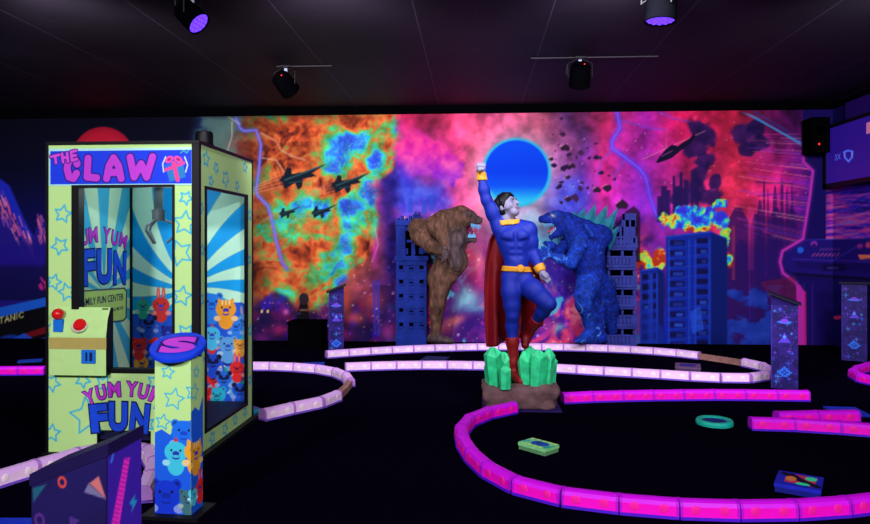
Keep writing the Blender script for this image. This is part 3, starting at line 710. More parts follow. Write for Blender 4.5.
fl = MB(); fl.add([(XL, -3, 0), (XR, -3, 0), (XR, YW, 0), (XL, YW, 0)], [(0, 1, 2, 3)])
struct(fl.build('floor', M['floor']))
# ceiling: dark panels with faint pale seams
m, n, l, b = new_mat('ceiling_panels')
tc = n.new('ShaderNodeTexCoord'); mp = n.new('ShaderNodeMapping'); br = n.new('ShaderNodeTexBrick')
mp.inputs['Rotation'].default_value = (0, 0, PI / 2); mp.inputs['Location'].default_value = (0.0, 0.54, 0)
br.offset = 0; br.inputs['Scale'].default_value = 1.0; br.inputs['Brick Width'].default_value = 40.0; br.inputs['Row Height'].default_value = 1.23
br.inputs['Mortar Size'].default_value = 0.005; br.inputs['Mortar Smooth'].default_value = 0.4
l.new(tc.outputs['Object'], mp.inputs['Vector']); l.new(mp.outputs['Vector'], br.inputs['Vector'])
b2 = n.new('ShaderNodeTexBrick'); b2.offset = 0; b2.inputs['Scale'].default_value = 1.0; b2.inputs['Brick Width'].default_value = 40.0; b2.inputs['Row Height'].default_value = 0.615
b2.inputs['Mortar Size'].default_value = 0.004
l.new(tc.outputs['Object'], b2.inputs['Vector'])
no = n.new('ShaderNodeTexNoise'); no.inputs['Scale'].default_value = 0.9; l.new(tc.outputs['Object'], no.inputs['Vector'])
rp = n.new('ShaderNodeValToRGB'); rp.color_ramp.elements[0].position = .35; rp.color_ramp.elements[1].position = .7
rp.color_ramp.elements[0].color = (*lin((27, 21, 34)), 1); rp.color_ramp.elements[1].color = (*lin((38, 28, 46)), 1); l.new(no.outputs['Fac'], rp.inputs['Fac'])
l.new(rp.outputs['Color'], b2.inputs['Color1']); l.new(rp.outputs['Color'], b2.inputs['Color2']); b2.inputs['Mortar'].default_value = (*lin((46, 36, 56)), 1)
l.new(b2.outputs['Color'], br.inputs['Color1']); l.new(b2.outputs['Color'], br.inputs['Color2']); br.inputs['Mortar'].default_value = (*lin((92, 78, 104)), 1)
l.new(br.outputs['Color'], b.inputs['Base Color']); b.inputs['Roughness'].default_value = .7; b.inputs['Specular IOR Level'].default_value = .2
ce = MB(); ce.add([(XL, -3, CEIL), (XL, YW, CEIL), (XR, YW, CEIL), (XR, -3, CEIL)], [(0, 1, 2, 3)])
struct(ce.build('ceiling', m))
# violet bulkhead above the television in the right corner
zb = float(on_x(850, 121, XR - .06)[2])
struct(MB().box((XR - .03, 8.2, (zb + CEIL - .11) / 2), (.06, 3.3, CEIL - .11 - zb)).build('trim_2', M['purple']))

# ------------------------------------------------------------------ lights
def spot(name, loc, target, power, size=2.2, blend=.8, col=(1, .97, 1), rad=.25):
    d = bpy.data.lights.new(name, 'SPOT'); d.energy = power; d.spot_size = size; d.spot_blend = blend; d.color = col; d.shadow_soft_size = rad
    o = bpy.data.objects.new(name, d); COL.objects.link(o); o.location = loc
    o.rotation_euler = (Vector(target) - Vector(loc)).to_track_quat('-Z', 'Y').to_euler()
    return o
for x in (-6.0, -3.6, -1.2, 1.2, 3.6):
    spot('wall_wash_lamp', (x, 5.0, 3.45), (x * 1.05, YW, 1.5), 380, 2.0, .7)
for x, tx, p_ in ((-3.0, -2.6, 960), (2.6, .7, 960), (.2, .8, 200)):
    spot('front_row_lamp', (x, -1.2, 3.4), (tx, 5.6, .5), p_, 2.0, .7)
for x, p_ in ((-1.6, 110), (1.6, 70)):
    spot('middle_row_lamp', (x, 3.6, 3.45), (x * .4 + .3, 7.2, .6), p_, 1.7, .7, rad=.1)
w = bpy.data.worlds.new('world'); SC.world = w; w.use_nodes = True
w.node_tree.nodes['Background'].inputs['Color'].default_value = (.02, .01, .06, 1)
w.node_tree.nodes['Background'].inputs['Strength'].default_value = .3
SC.view_settings.view_transform = 'Standard'; SC.view_settings.look = 'None'; SC.view_settings.gamma = 1; SC.view_settings.exposure = 0.0
SC.view_settings.use_curve_mapping = False

# ================================================================== shared builders
def breaks(a, b, cuts, step):
    pts = sorted({round(x, 5) for x in [a, b] + [c for c in cuts if a < c < b]}); out = [pts[0]]
    for x0, x1 in zip(pts[:-1], pts[1:]):
        n = max(1, int(math.ceil((x1 - x0) / step))); out += [x0 + (x1 - x0) * (k + 1) / n for k in range(n)]
    return np.array(out)
def inside(u, v, holes):
    r = np.zeros(np.shape(u), bool)
    for a, b, c, d in holes: r |= (u > a) & (u < b) & (v > c) & (v < d)
    return r
def print_panel(name, pl, u0, u1, v0, v1, step, painter, mats, parent, holes=(), thick=0.035, base=(186, 228, 146)):
    """a board with a printed face: mats = [print, board edge]; holes are rectangles cut through it"""
    us = breaks(u0, u1, [h[i] for h in holes for i in (0, 1)], step); vs = breaks(v0, v1, [h[i] for h in holes for i in (2, 3)], step)
    U, V = np.meshgrid(us, vs); c = Canvas(U, V, base, unit=step); painter(c)
    f = grid_faces(len(us), len(vs)); cu = U.ravel()[f].mean(1); cv = V.ravel()[f].mean(1)
    f = f[~inside(cu, cv, holes)]
    verts = pl.pts(np.stack([U.ravel(), V.ravel()], -1), 0.0015)
    faces = [tuple(x) for x in f.tolist()]; mi = [0] * len(faces); cols = c.lin()
    ub = breaks(u0, u1, [h[i] for h in holes for i in (0, 1)], 99); vb = breaks(v0, v1, [h[i] for h in holes for i in (2, 3)], 99)
    ext = MB()
    for a, b_ in zip(ub[:-1], ub[1:]):
        for d, e in zip(vb[:-1], vb[1:]):
            if inside((a + b_) / 2, (d + e) / 2, holes): continue
            ext.hexa([pl.pt(a, d, -thick), pl.pt(b_, d, -thick), pl.pt(b_, d, 0), pl.pt(a, d, 0), pl.pt(a, e, -thick), pl.pt(b_, e, -thick), pl.pt(b_, e, 0), pl.pt(a, e, 0)], 1)
    o = len(verts); verts = np.concatenate([verts, np.array(ext.v)])
    faces += [tuple(i + o for i in q) for q in ext.f]; mi += ext.m
    cols = np.concatenate([cols, np.tile(lin(base), (len(ext.v), 1))])
    return mesh_obj(name, verts, faces, mats, parent, cols=cols, midx=mi)

STAR = (44, 176, 226)
def plush(c, x, y, s, col, kind='bear', face=(20, 40, 120), rot=0.0, body=True):
    """a round soft-toy shape: body, ears, muzzle, eyes and smile"""
    def T(a, b): return x + s * (a * math.cos(rot) - b * math.sin(rot)), y + s * (a * math.sin(rot) + b * math.cos(rot))
    def E(a, b, rx, ry, cl): X, Y = T(a, b); c.ell(X, Y, rx * s, ry * s, cl, rot)
    dark = tuple(v * .55 for v in col); lite = tuple(min(255, v * .5 + 120) for v in col)
    if body:
        E(0, -1.1, .75, .85, col); E(-.85, -.9, .34, .26, lite); E(.85, -.9, .34, .26, lite)
    if kind == 'bear': E(-.7, .62, .34, .34, col); E(.7, .62, .34, .34, col); E(-.7, .62, .18, .18, dark); E(.7, .62, .18, .18, dark)
    if kind == 'cat':
        c.poly([T(-.85, .2), T(-.75, 1.05), T(-.2, .75)], col); c.poly([T(.85, .2), T(.75, 1.05), T(.2, .75)], col)
    if kind == 'bunny': E(-.3, 1.3, .2, .7, col); E(.3, 1.3, .2, .7, col); E(-.3, 1.3, .09, .5, (250, 150, 150)); E(.3, 1.3, .09, .5, (250, 150, 150))
    if kind == 'bird': c.poly([T(-.2, .8), T(0, 1.3), T(.25, .8)], (214, 40, 40))
    E(0, 0, 1, .86, col)
    if kind == 'cat':
        for k in (-.35, 0, .35): c.line([T(k, .45), T(k, .82)], s * .13, (250, 226, 170))
    if kind == 'panda': E(-.42, .12, .26, .3, face); E(.42, .12, .26, .3, face); E(-.75, .62, .3, .3, face); E(.75, .62, .3, .3, face)
    E(-.4, .14, .09, .1, (14, 16, 50)); E(.4, .14, .09, .1, (14, 16, 50))
    E(0, -.12, .3, .2, face); E(0, -.42, .34, .2, face); E(0, -.36, .34, .12, col)

def rays(c, cx, cy, n, ca, cb, swirl=0.0, ph=0.0):
    a = np.arctan2(c.Q - cy, c.P - cx); r = np.hypot(c.P - cx, c.Q - cy)
    t = np.sin((a + swirl * r + ph) * n)
    w = np.clip(2.2 * c.u / (r + 1e-4), .02, 1) * n * .45
    c.blend(ss(-w, w, t), ca); c.blend(1 - ss(-w, w, t), cb)

# ================================================================== THE CLAW CABINET
z0 = 0.03
FR = on_z(198.5, 455, z0); FL = on_z(48.0, 451.5, z0)
e1 = FR - FL; e1[2] = 0; W = np.linalg.norm(e1); e1 /= W
e2 = np.array([-e1[1], e1[0], 0.0])
D = float((on_plane(252, 418, FR, e1) - FR) @ e2)
HT = float(on_plane(198.5, 143.6, FR, e2)[2])
A0 = np.array([FL[0], FL[1], 0.0])
ctr = A0 + e1 * W / 2 + e2 * D / 2
machine = thing('claw_machine', ctr, 'walk-up prize claw cabinet in lime star-printed panels under a blue sign', 'claw machine')
PF = Plane(A0, e1, UV, -e2)                              # front
PR = Plane(A0 + e1 * W, e2, UV, e1)                      # right side
PB = Plane(A0 + e2 * (D - .045), e1, UV, -e2)            # inside of the back
PL = Plane(A0 + e1 * .045, e2, UV, e1)                   # inside of the left side
S1 = 139.0
def box_uv(pl, pts):
    p = [pl.uv(*q) for q in pts]; return min(a for a, _ in p), max(a for a, _ in p), min(b for _, b in p), max(b for _, b in p)
hA = box_uv(PF, [(75, 188), (172.5, 187), (75, 314)]); hB = box_uv(PF, [(107, 313), (172.5, 313), (107, 370)])
hC = box_uv(PF, [(97, 431), (151, 431)])
front_holes = [(hA[0], hA[1], hB[3], hA[3]), (hB[0], hA[1], hB[2], hB[3] + 1e-4), (hC[0], hC[1], -.1, hC[3])]
def paint_front(c):
    for x, y, R, rot in [(63, 214, 9, .2), (185, 223, 12, .1), (180, 253, 13, .9), (182, 296, 10, .2), (60, 246, 9, .8), (186, 198, 7, .5), (54, 282, 8, .3), (67, 292, 9, 1), (186, 334, 10, .6), (179, 365, 9, .1), (52, 383, 9, .5), (88, 416, 19, -.15), (83, 380, 8, .5), (52, 433, 9, .1), (155, 382, 8, .3), (104, 384, 9, .4), (165, 400, 14, .3), (175, 440, 14, .7), (50, 330, 8, .4), (147, 424, 8, 1)]:
        u, v = PF.uv(x, y); c.star(u, v, R / S1, .011, STAR, rot)
print_panel('front_panel', PF, 0, W, z0, HT, .0052, paint_front, [M['print'], M['black']], machine, front_holes)
hR = box_uv(PR, [(205, 430), (246, 300)]); vt = PR.uv(205, 189)[1]; vb_ = PR.uv(206.5, 429)[1]
side_holes = [(hR[0], hR[1], vb_, vt)]
def paint_side(c):
    for x, y, R, rot in [(206, 159, 7, .1), (216, 168, 5.5, .7), (225.5, 179, 8, .5), (245, 167, 6, .2), (237, 186, 5, .4), (211, 181, 5, .3), (201, 208, 5, .5), (250, 215, 6, .2), (201, 300, 6, .8), (249, 260, 5, .8), (250, 330, 6, .1), (212, 438, 6, .9), (225, 429, 6, .4), (235, 420, 5.5, .1), (245, 412, 5, .7), (202, 250, 5, .1), (201, 360, 6, .3), (250, 380, 5, .5)]:
        u, v = PR.uv(x, y); c.star(u, v, R / 118.0, .013, STAR, rot)
print_panel('side_panel', PR, 0, D, z0, HT, .0052, paint_side, [M['print'], M['black']], machine, side_holes, thick=.014)
cen = PB.uv(189, 288)
def paint_back(c):
    rays(c, cen[0], cen[1], 13, (0, 158, 234), (186, 240, 214), .35, .4)
    r = random.Random(12)
    cl = [(20, 60, 206), (24, 110, 226), (226, 40, 40), (240, 160, 50), (40, 190, 220), (20, 44, 150), (90, 160, 220), (30, 150, 130)]
    u0, v0 = PB.uv(120, 400); u1, v1 = PB.uv(256, 306)
    c.poly([(u0, v0 - .1), (u1, v0 - .1), (u1, v1 - .05), (u1 - .12, v1 + .03), (u1 - .3, v1 + .03), (u1 - .4, v1 - .06), (u0 + .3, v1 - .04), (u0, v1 - .1)], (24, 84, 214))
    for k in range(34):
        u = r.uniform(u0, u1); v = r.uniform(v0 - .02, v1 - .1); plush(c, u, v, r.uniform(.045, .075), r.choice(cl), r.choice(['bear', 'panda', 'cat', 'bunny', 'bird']), rot=r.uniform(-.5, .5), face=r.choice([(20, 40, 140), (20, 20, 70), (60, 30, 160)]))
    for x, y, s, col, kind, fc in [(212, 303, 11, (28, 128, 236), 'bear', (20, 70, 190)), (161, 305, 9, (222, 50, 50), 'bunny', (40, 60, 200)), (149, 323, 8.5, (30, 80, 214), 'panda', (14, 16, 70)), (139, 345, 8, (222, 44, 46), 'bear', (30, 30, 120)), (168, 332, 7, (30, 44, 160), 'bear', (60, 110, 230)), (143, 306, 7, (40, 170, 150), 'bird', (20, 60, 160)), (156, 352, 7, (30, 110, 220), 'panda', (16, 20, 80)),
                                   (236, 326, 7.5, (40, 120, 230), 'bear', (20, 50, 160)), (226, 309, 10.5, (236, 154, 40), 'cat', (40, 50, 190)), (212, 334, 8.5, (70, 190, 240), 'bird', (50, 50, 180)), (228, 345, 9.5, (90, 160, 226), 'bear', (40, 80, 190)), (240, 345, 6.5, (232, 160, 60), 'bear', (120, 70, 40)), (237, 368, 7.5, (222, 36, 40), 'bunny', (90, 10, 40)), (213, 362, 8.5, (24, 70, 206), 'panda', (10, 14, 60)), (224, 378, 8, (28, 104, 222), 'panda', (12, 16, 70)), (240, 390, 8, (26, 84, 210), 'panda', (14, 16, 70)), (217, 395, 9, (40, 176, 214), 'bear', (20, 110, 120)), (207, 392, 5, (214, 30, 40), 'bear', (90, 10, 30))]:
        u, v = PB.uv(x, y); plush(c, u, v, s / 117.0, col, kind, fc)
print_panel('back_panel', PB, .046, W - .046, z0 + .12, HT - .03, .0055, paint_back, [M['print'], M['black']], machine, thick=.043)
cl_ = PL.uv(104, 292)
def paint_left(c):
    rays(c, cl_[0], cl_[1], 15, (60, 176, 214), (190, 232, 196), .0, .2)
    p = [PL.uv(*q) for q in [(80, 290.5), (124.5, 287.5), (127, 291), (126.5, 318), (123, 321.5), (80, 326)]]
    c.poly(p, (24, 44, 80)); q = [PL.uv(*q) for q in [(80, 291.8), (123.8, 289), (125.8, 291.5), (125.3, 317.5), (122.5, 320), (80, 324.5)]]; c.poly(q, (186, 226, 120))
print_panel('left_panel', PL, .0, D - .046, z0 + .1, HT - .03, .006, paint_left, [M['print'], M['black']], machine, thick=.043)
MB().hexa([PF.pt(-.001, z0, -.03), PF.pt(-.001, z0, -D), PF.pt(-.02, z0, -D), PF.pt(-.02, z0, -.03), PF.pt(-.001, HT, -.03), PF.pt(-.001, HT, -D), PF.pt(-.02, HT, -D), PF.pt(-.02, HT, -.03)]).build('left_skin', M['black'], machine)
def slab(mb, pl, u0, u1, v0, v1, w0, w1, m=0):
    return mb.hexa([pl.pt(u0, v0, w0), pl.pt(u1, v0, w0), pl.pt(u1, v0, w1), pl.pt(u0, v0, w1), pl.pt(u0, v1, w0), pl.pt(u1, v1, w0), pl.pt(u1, v1, w1), pl.pt(u0, v1, w1)], m)
slab(MB(), PF, -.01, W + .01, HT, HT + .022, -D - .01, .012).build('roof', M['black'], machine)
zf = float(PB.uv(225, 401)[1])
slab(MB(), PF, .03, W - .03, zf - .05, zf, -D + .05, -.04).build('cabinet_floor', M['intfloor'], machine)
slab(MB(), PF, -.03, W + .05, 0, z0, -D - .02, .03).build('plinth', M['black'], machine)
tr = MB()
slab(tr, PF, W - .047, W + .004, z0, HT, -.02, .006); slab(tr, PR, -.004, .03, z0, HT, -.02, .006)
slab(tr, PF, -.014, .006, z0, HT, -.03, .006); slab(tr, PR, D - .012, D + .01, z0, HT, -.03, .006)
tr.build('corner_trim', M['black'], machine)
fm = MB(); a, b_, lo_, hi_ = hA[0], hA[1], hB[2], hA[3]
slab(fm, PF, a - .022, b_ + .018, hi_, hi_ + .018, -.06, .008); slab(fm, PF, b_, b_ + .018, lo_, hi_, -.06, .008)
slab(fm, PF, a - .022, a + .032, hB[3], hi_, -.06, .008); slab(fm, PF, hB[0] - .03, hB[0] + .012, lo_, hB[3] + .03, -.06, .008); slab(fm, PF, hB[0] - .03, b_ + .018, lo_ - .02, lo_ + .01, -.06, .008)
fm.build('window_frame', M['black'], machine)
fs = MB()
slab(fs, PR, hR[0] - .012, hR[0] + .02, vb_, vt, -.014, .008); slab(fs, PR, hR[1] - .004, hR[1] + .03, vb_ - .02, vt + .012, -.014, .008)
slab(fs, PR, hR[0] - .012, hR[1] + .03, vt, vt + .022, -.014, .008); slab(fs, PR, hR[0] - .012, hR[1] + .03, vb_ - .025, vb_, -.014, .008)
fs.build('window_frame', M['black'], machine)
slab(MB(), PB, .04, .062, zf, HT - .03, -.002, .02).build('inner_corner_strip', M['black'], machine)
# header sign
h0 = PF.uv(49.5, 186); h1 = PF.uv(193, 147.5)
def paint_head(c):
    c.C[:] = (170, 226, 236)
    a_, b2_ = PF.uv(50.8, 184.5), PF.uv(191.8, 149.8); c.rect(a_[0], a_[1], b2_[0], b2_[1], (18, 56, 226))
    def q(*p): return [PF.uv(*x) for x in p]
    c.poly(q((166, 167), (183, 162), (186, 177), (170, 182)), (30, 120, 190)); c.poly(q((164, 165), (183, 159), (184.5, 164), (166, 170)), (36, 96, 214)); c.line(q((164, 172), (163, 164), (166, 157)), .01, (190, 210, 235)); c.line(q((186, 172), (188, 165), (185, 157)), .01, (190, 210, 235))
    c.line(q((174, 163), (178, 180)), .03, (230, 60, 150)); c.line(q((166, 170), (184, 163)), .022, (230, 60, 150))
    for s_ in (-1, 1): u, v = PF.uv(174 + s_ * 4.5, 159.5); c.ell(u, v, .034, .022, (232, 70, 160), -.5 * s_)
    for s_ in (-1, 1): u, v = PF.uv(174 + s_ * 4.5, 159.5); c.ell(u, v, .014, .009, (140, 20, 110), -.5 * s_)
    big = [((77.5, 164), (76, 159.5), (71.5, 159), (68.3, 163), (67.5, 169), (69.5, 177), (74, 178.5), (77, 173.5)), ((88.5, 158.5), (87.5, 177), (97, 178)), ((107, 178.5), (109.5, 166), (114, 158), (119, 166), (121.5, 178.5)), ((110, 172.5), (119.5, 172.5)), ((130.5, 157.5), (134.5, 177), (141.5, 164), (147, 177), (153, 157))]
    for w_, cl_2 in ((9.6, (38, 10, 130)), (7.2, (190, 58, 212))):
        for l_ in big: c.line(q(*l_), w_ / S1, cl_2)
    the = [((51.5, 156.8), (59.5, 155.0)), ((55.5, 156.0), (56.5, 163.0)), ((62.5, 153.8), (63.5, 162.2)), ((67.5, 153.0), (68.5, 161.5)), ((63.0, 158.0), (68.0, 157.2)), ((71.5, 152.0), (72.5, 160.5)), ((71.5, 152.0), (76.5, 150.8)), ((72.0, 156.2), (76.0, 155.4)), ((72.5, 160.5), (77.3, 159.2))]
    for w_, cl_2 in ((4.6, (38, 10, 130)), (2.9, (206, 70, 214))):
        for l_ in the: c.line(q(*l_), w_ / S1, cl_2)
    c.line(q((181, 153), (184, 150.5), (187, 153), (189, 150.5)), .008, (60, 170, 140))
hd = print_panel('header_sign', PF, h0[0], h1[0], h0[1], h1[1], .003, paint_head, [M['print'], M['sign_blue']], machine, thick=.0)
hd.data.transform(Matrix.Translation(Vector(-e2 * .004)))
def L(pl, ch, x, y, wpx, hpx, rot=0.0, s=S1):
    u, v = pl.uv(x, y); return (ch, u, v, wpx / s, hpx / s, rot)
# lower front lettering
def yum(pl, pts, s, rot0, rot1, w, h):
    out = []
    for k, (ch, x, y) in enumerate(pts): out.append(L(pl, ch, x, y, w * (1.25 if ch == 'M' else 1), h, rot0 + (rot1 - rot0) * k / 5, s))
    return out
lettering(machine, 'lettering', PF, yum(PF, [('Y', 90, 397), ('U', 101.5, 392.5), ('M', 114.5, 389.5), ('Y', 132, 389), ('U', 143.5, 391.5), ('M', 156.5, 396)], S1, .38, -.38, 9, 13), [M['letter_pink'], M['letter_line']], .03, .08)
lettering(machine, 'lettering', PF, [L(PF, 'F', 99.5, 418, 14, 24, .1), L(PF, 'U', 118.5, 416.5, 16, 25), L(PF, 'N', 140, 418, 16, 25, -.1)], [M['letter_blue'], M['letter_navy']], .05, .09, lift=.006)
# lettering on the inside of the left panel
def LL(ch, x, y, hpx, wide, rot=0):
    u, v = PL.uv(x, y); h = PL.uv(x, y - hpx / 2)[1] - PL.uv(x, y + hpx / 2)[1]
    return (ch, u, v, PL.uv(x + wide / 2, y)[0] - PL.uv(x - wide / 2, y)[0], h, rot)
lettering(machine, 'lettering', PL, [LL('Y', 77.5, 241, 14, 6, .3), LL('U', 84.5, 237.5, 14, 6, .2), LL('M', 93, 235, 14, 8, .1), LL('Y', 106.5, 235.5, 14, 6, -.1), LL('U', 114.5, 238, 13.5, 6, -.2), LL('M', 123, 241, 13, 6.5, -.3)], [M['letter_pink'], M['letter_line']], .02, .06)
lettering(machine, 'lettering', PL, [LL('F', 88, 267.5, 32, 11, .04), LL('U', 104, 266.5, 31, 13), LL('N', 119.5, 268, 29, 11, -.04)], [M['letter_blue'], M['letter_navy']], .04, .07, lift=.006)
u0, v0 = PL.uv(102.5, 299.5)
lettering(machine, 'lettering', PL, [('FAMILY FUN CENTER', u0, v0, PL.uv(124.5, 299)[0] - PL.uv(81, 299)[0], .055, .0)], [M['letter_navy'], M['letter_navy']], .012, None)
u0, v0 = PL.uv(102.5, 311.5)
lettering(machine, 'lettering', PL, [('ATTRACTIONS, ARCADE and MORE', u0, v0, PL.uv(124, 311)[0] - PL.uv(81, 311)[0], .034, .0)], [M['letter_navy'], M['letter_navy']], .004, None)
# control console
pz = .06; PC = Plane(A0 - e2 * pz, e1, UV, -e2)
c0 = PC.uv(49.5, 375); c1 = PC.uv(106, 319)
zt = PF.uv(60, 307)[1]; zk = PC.uv(60, 336)[1]
cm = MB(); ua, ub_ = c0[0], c1[0]
prof = [(c0[1], 0.0), (c0[1], pz), (zk, pz), (c1[1] + .0, pz * .62), (zt, 0.0)]
v = [PF.pt(ua, a, b) for a, b in prof] + [PF.pt(ub_, a, b) for a, b in prof]; nP = len(prof)
cm.add(v, [tuple(range(nP)), tuple(reversed(range(nP, 2 * nP)))] + [(i, nP + i, nP + (i + 1) % nP, (i + 1) % nP) for i in range(nP)])
cm.m[0:2] = [0, 1] if (Vector(v[nP]) - Vector(v[0])).length else [0, 0]
con = cm.build('console', [M['lime'], M['black']], machine)
slab(MB(), PF, ua - .002, ub_ + .002, PC.uv(60, 349)[1], PC.uv(60, 337.5)[1], pz - .004, pz + .002).build('tan_band', M['tan'], con)
cb = PC.uv(89, 356.5); mbx = MB(); slab(mbx, PF, cb[0] - .05, cb[0] + .05, cb[1] - .047, cb[1] + .047, pz - .002, pz + .01)
slab(mbx, PF, cb[0] - .018, cb[0] - .006, cb[1] - .03, cb[1] + .03, pz + .009, pz + .014, 1); slab(mbx, PF, cb[0] + .01, cb[0] + .03, cb[1] - .03, cb[1] + .03, pz + .009, pz + .013, 1)
mbx.build('coin_slot', [M['coin_blue'], M['letter_navy']], con)
jb = PC.uv(58, 326); mbx = MB(); slab(mbx, PF, jb[0] - .034, jb[0] + .034, jb[1] - .042, jb[1] + .045, .03, pz + .002); mbx.build('joystick_base', M['coin_blue'], con)
jb = PC.uv(58, 314); mbx = MB(); p0 = PF.pt(jb[0], jb[1], pz)
mbx.cyl(PF.pt(jb[0], jb[1] - .07, pz - .02), p0, .009, m=1, seg=10).sphere(p0, .04, 0); shade_auto(mbx.build('joystick', [M['red'], M['black']], con))
bb = PF.pt(*PC.uv(79, 325), pz * .8); up = Vector((UV * .55 - e2 * .84)); Rq = up.to_track_quat('Z', 'Y').to_matrix()
mbx = MB().lathe([(0.0, .024), (.035, .022), (.044, .012), (.046, 0)], bb, 24, 0, Rq).lathe([(.046, 0), (.056, .006), (.06, 0)], bb, 24, 1, Rq)
shade_auto(mbx.build('push_button', [M['red'], M['letter_cyan']], con))
# the claw under the roof
gp = lambda x, y: Vector(on_plane(x, y, A0 + e2 * D * .5, e2))
k0 = gp(158.5, 186); top = Vector((k0.x, k0.y, HT))
clw = MB(); clw.box((top.x, top.y, HT - .03), (.16, .12, .06), bev=.01); clw.cyl(top, gp(158.5, 210), .034, m=0); clw.cyl(gp(158.5, 210), gp(158.5, 221), .05, .046)
claw = shade_auto(clw.build('claw', M['steel'], machine))
for k in range(3):
    a = k * 2 * PI / 3 + .35; hb = gp(158.5, 219); dv = Vector((math.cos(a), math.sin(a) * 1.0, 0)); q = [hb + dv * .03, hb + dv * .14 - Vector((0, 0, .055)), hb + dv * .155 - Vector((0, 0, .09)), hb + dv * .06 - Vector((0, 0, .19))]
    shade_auto(MB().tube(q, .0095).build('prong', M['steel'], claw))
bc = A0 + e1 * (W * .5) + e2 * (D * .5)
d_ = bpy.data.lights.new('cabinet_fill', 'POINT'); d_.energy = 9; d_.shadow_soft_size = .18; d_.color = (.85, .97, 1)  # unseen fill light, added to brighten the inside of the cabinet
o = bpy.data.objects.new('cabinet_fill', d_); COL.objects.link(o); o.location = (bc[0], bc[1], HT - .25)
# black round speaker on the cabinet's roof
rp_ = on_plane(205.5, 150, A0 + e2 * D * .35, e2); rp_ = np.array([rp_[0], rp_[1], HT + .022])
zt_ = float(on_plane(205.5, 131, A0 + e2 * D * .35, e2)[2]) - rp_[2]
rp_ = rp_ - e1 * .01
cn = thing('roof_speaker', rp_, 'black rounded speaker standing on the roof of the claw cabinet', 'speaker')
mbx = MB().lathe([(0, 0), (.062, 0), (.066, .01), (.066, zt_ * .8), (.058, zt_ * .95), (.03, zt_), (0, zt_)], (0, 0, 0)); shade_auto(mbx.build('housing', M['black'], cn, world=False))
MB().lathe([(.0665, .02), (.069, .025), (.069, .035), (.0665, .04)], (0, 0, 0)).build('rim', M['black'], cn, world=False)

# ================================================================== card-reader pedestal in front of the cabinet
b0 = on_z(155, 513, .02); b1 = on_z(191, 515, .02); f1 = b1 - b0; f1[2] = 0; w1_ = np.linalg.norm(f1); f1 /= w1_; f2 = np.array([-f1[1], f1[0], 0])
dep = .135; b0 = np.array([b0[0], b0[1], 0.0]); pc = b0 + f1 * w1_ / 2 + f2 * dep / 2
ped = thing('card_pedestal', pc, 'lime pedestal printed with soft toys, topped by a tilted blue disc reading S', 'pedestal')
P1 = Plane(b0, f1, UV, -f2); P2 = Plane(b0 + f1 * w1_, f2, UV, f1); zp = float(on_plane(170, 360, b0, f2)[2])
def ped_art(c, pl):
    for x, y, R in [(174, 399, 11), (194, 392, 9), (163, 422, 8), (196, 372, 6), (168, 372, 7)]:
        u, v = pl.uv(x, y); c.star(u, v, R / 180., .007, STAR, .2)
    u0_, v0_ = pl.uv(150, 425); c.poly([(-.1, -.1), (.4, -.1), (.4, v0_ - .04), (.3, v0_ + .03), (.14, v0_ + .03), (.09, v0_ - .05), (.04, v0_ - .02), (-.1, v0_ - .09)], (22, 92, 226))
    for x, y, s, col, kind, fc in [(184, 432, 13, (24, 110, 236), 'bear', (20, 70, 200)), (166, 494, 16, (16, 52, 206), 'bear', (14, 40, 160)), (188, 498, 9, (60, 110, 120), 'bear', (30, 50, 90)), (176, 452, 12, (60, 196, 226), 'bird', (40, 50, 170)), (196, 452, 12, (238, 164, 40), 'cat', (50, 60, 200)), (200, 486, 9, (230, 40, 50), 'bunny', (30, 40, 160)), (194, 494, 6, (70, 200, 230), 'bird', (30, 60, 180))]:
        u, v = pl.uv(x, y); plush(c, u, v, s / 180., col, kind, fc)
print_panel('front_face', P1, 0, w1_, .02, zp, .003, lambda c: ped_art(c, P1), [M['print'], M['lime']], ped, thick=.02)
print_panel('side_face', P2, 0, dep, .02, zp, .003, lambda c: ped_art(c, P2), [M['print'], M['lime']], ped, thick=.02)
slab(MB(), P1, .001, w1_ - .021, .02, zp, -dep, -.021).build('post_core', M['lime'], ped)
slab(MB(), P1, -.06, w1_ + .06, 0, .02, -dep - .05, .05).build('base_plate', M['black'], ped)
dc = on_plane(178, 345, pc, f2); nrm = (Vector(UV) * .9 + Vector(CAM - dc).normalized() * .42 + Vector(f1) * -.13).normalized(); Rd = nrm.to_track_quat('Z', 'Y').to_matrix()
rd = 27.0 / F * float((dc - CAM) @ DV)
dm = MB().lathe([(0, -.03), (rd * .97, -.03), (rd, -.024), (rd, -.006), (rd * .98, 0), (0, 0)], dc, 48, 0, Rd)
dsc = shade_auto(dm.build('disc', [M['sign_blue']], ped))
yv = (Vector(UV) - nrm * nrm.z).normalized(); xv = yv.cross(nrm)
lettering(dsc, 'lettering', Plane(dc, np.array(xv), np.array(yv), np.array(nrm)), [('S', 0.004, 0.0, rd * .95, rd * 1.0, .1)], [M['letter_pink'], M['letter_line']], .06, .1, lift=.003)
mbx = MB(); mbx.cyl(Vector((pc[0], pc[1], zp - .01)), Vector(dc) - nrm * .028, .05, .05); shade_auto(mbx.build('neck', M['black'], ped))

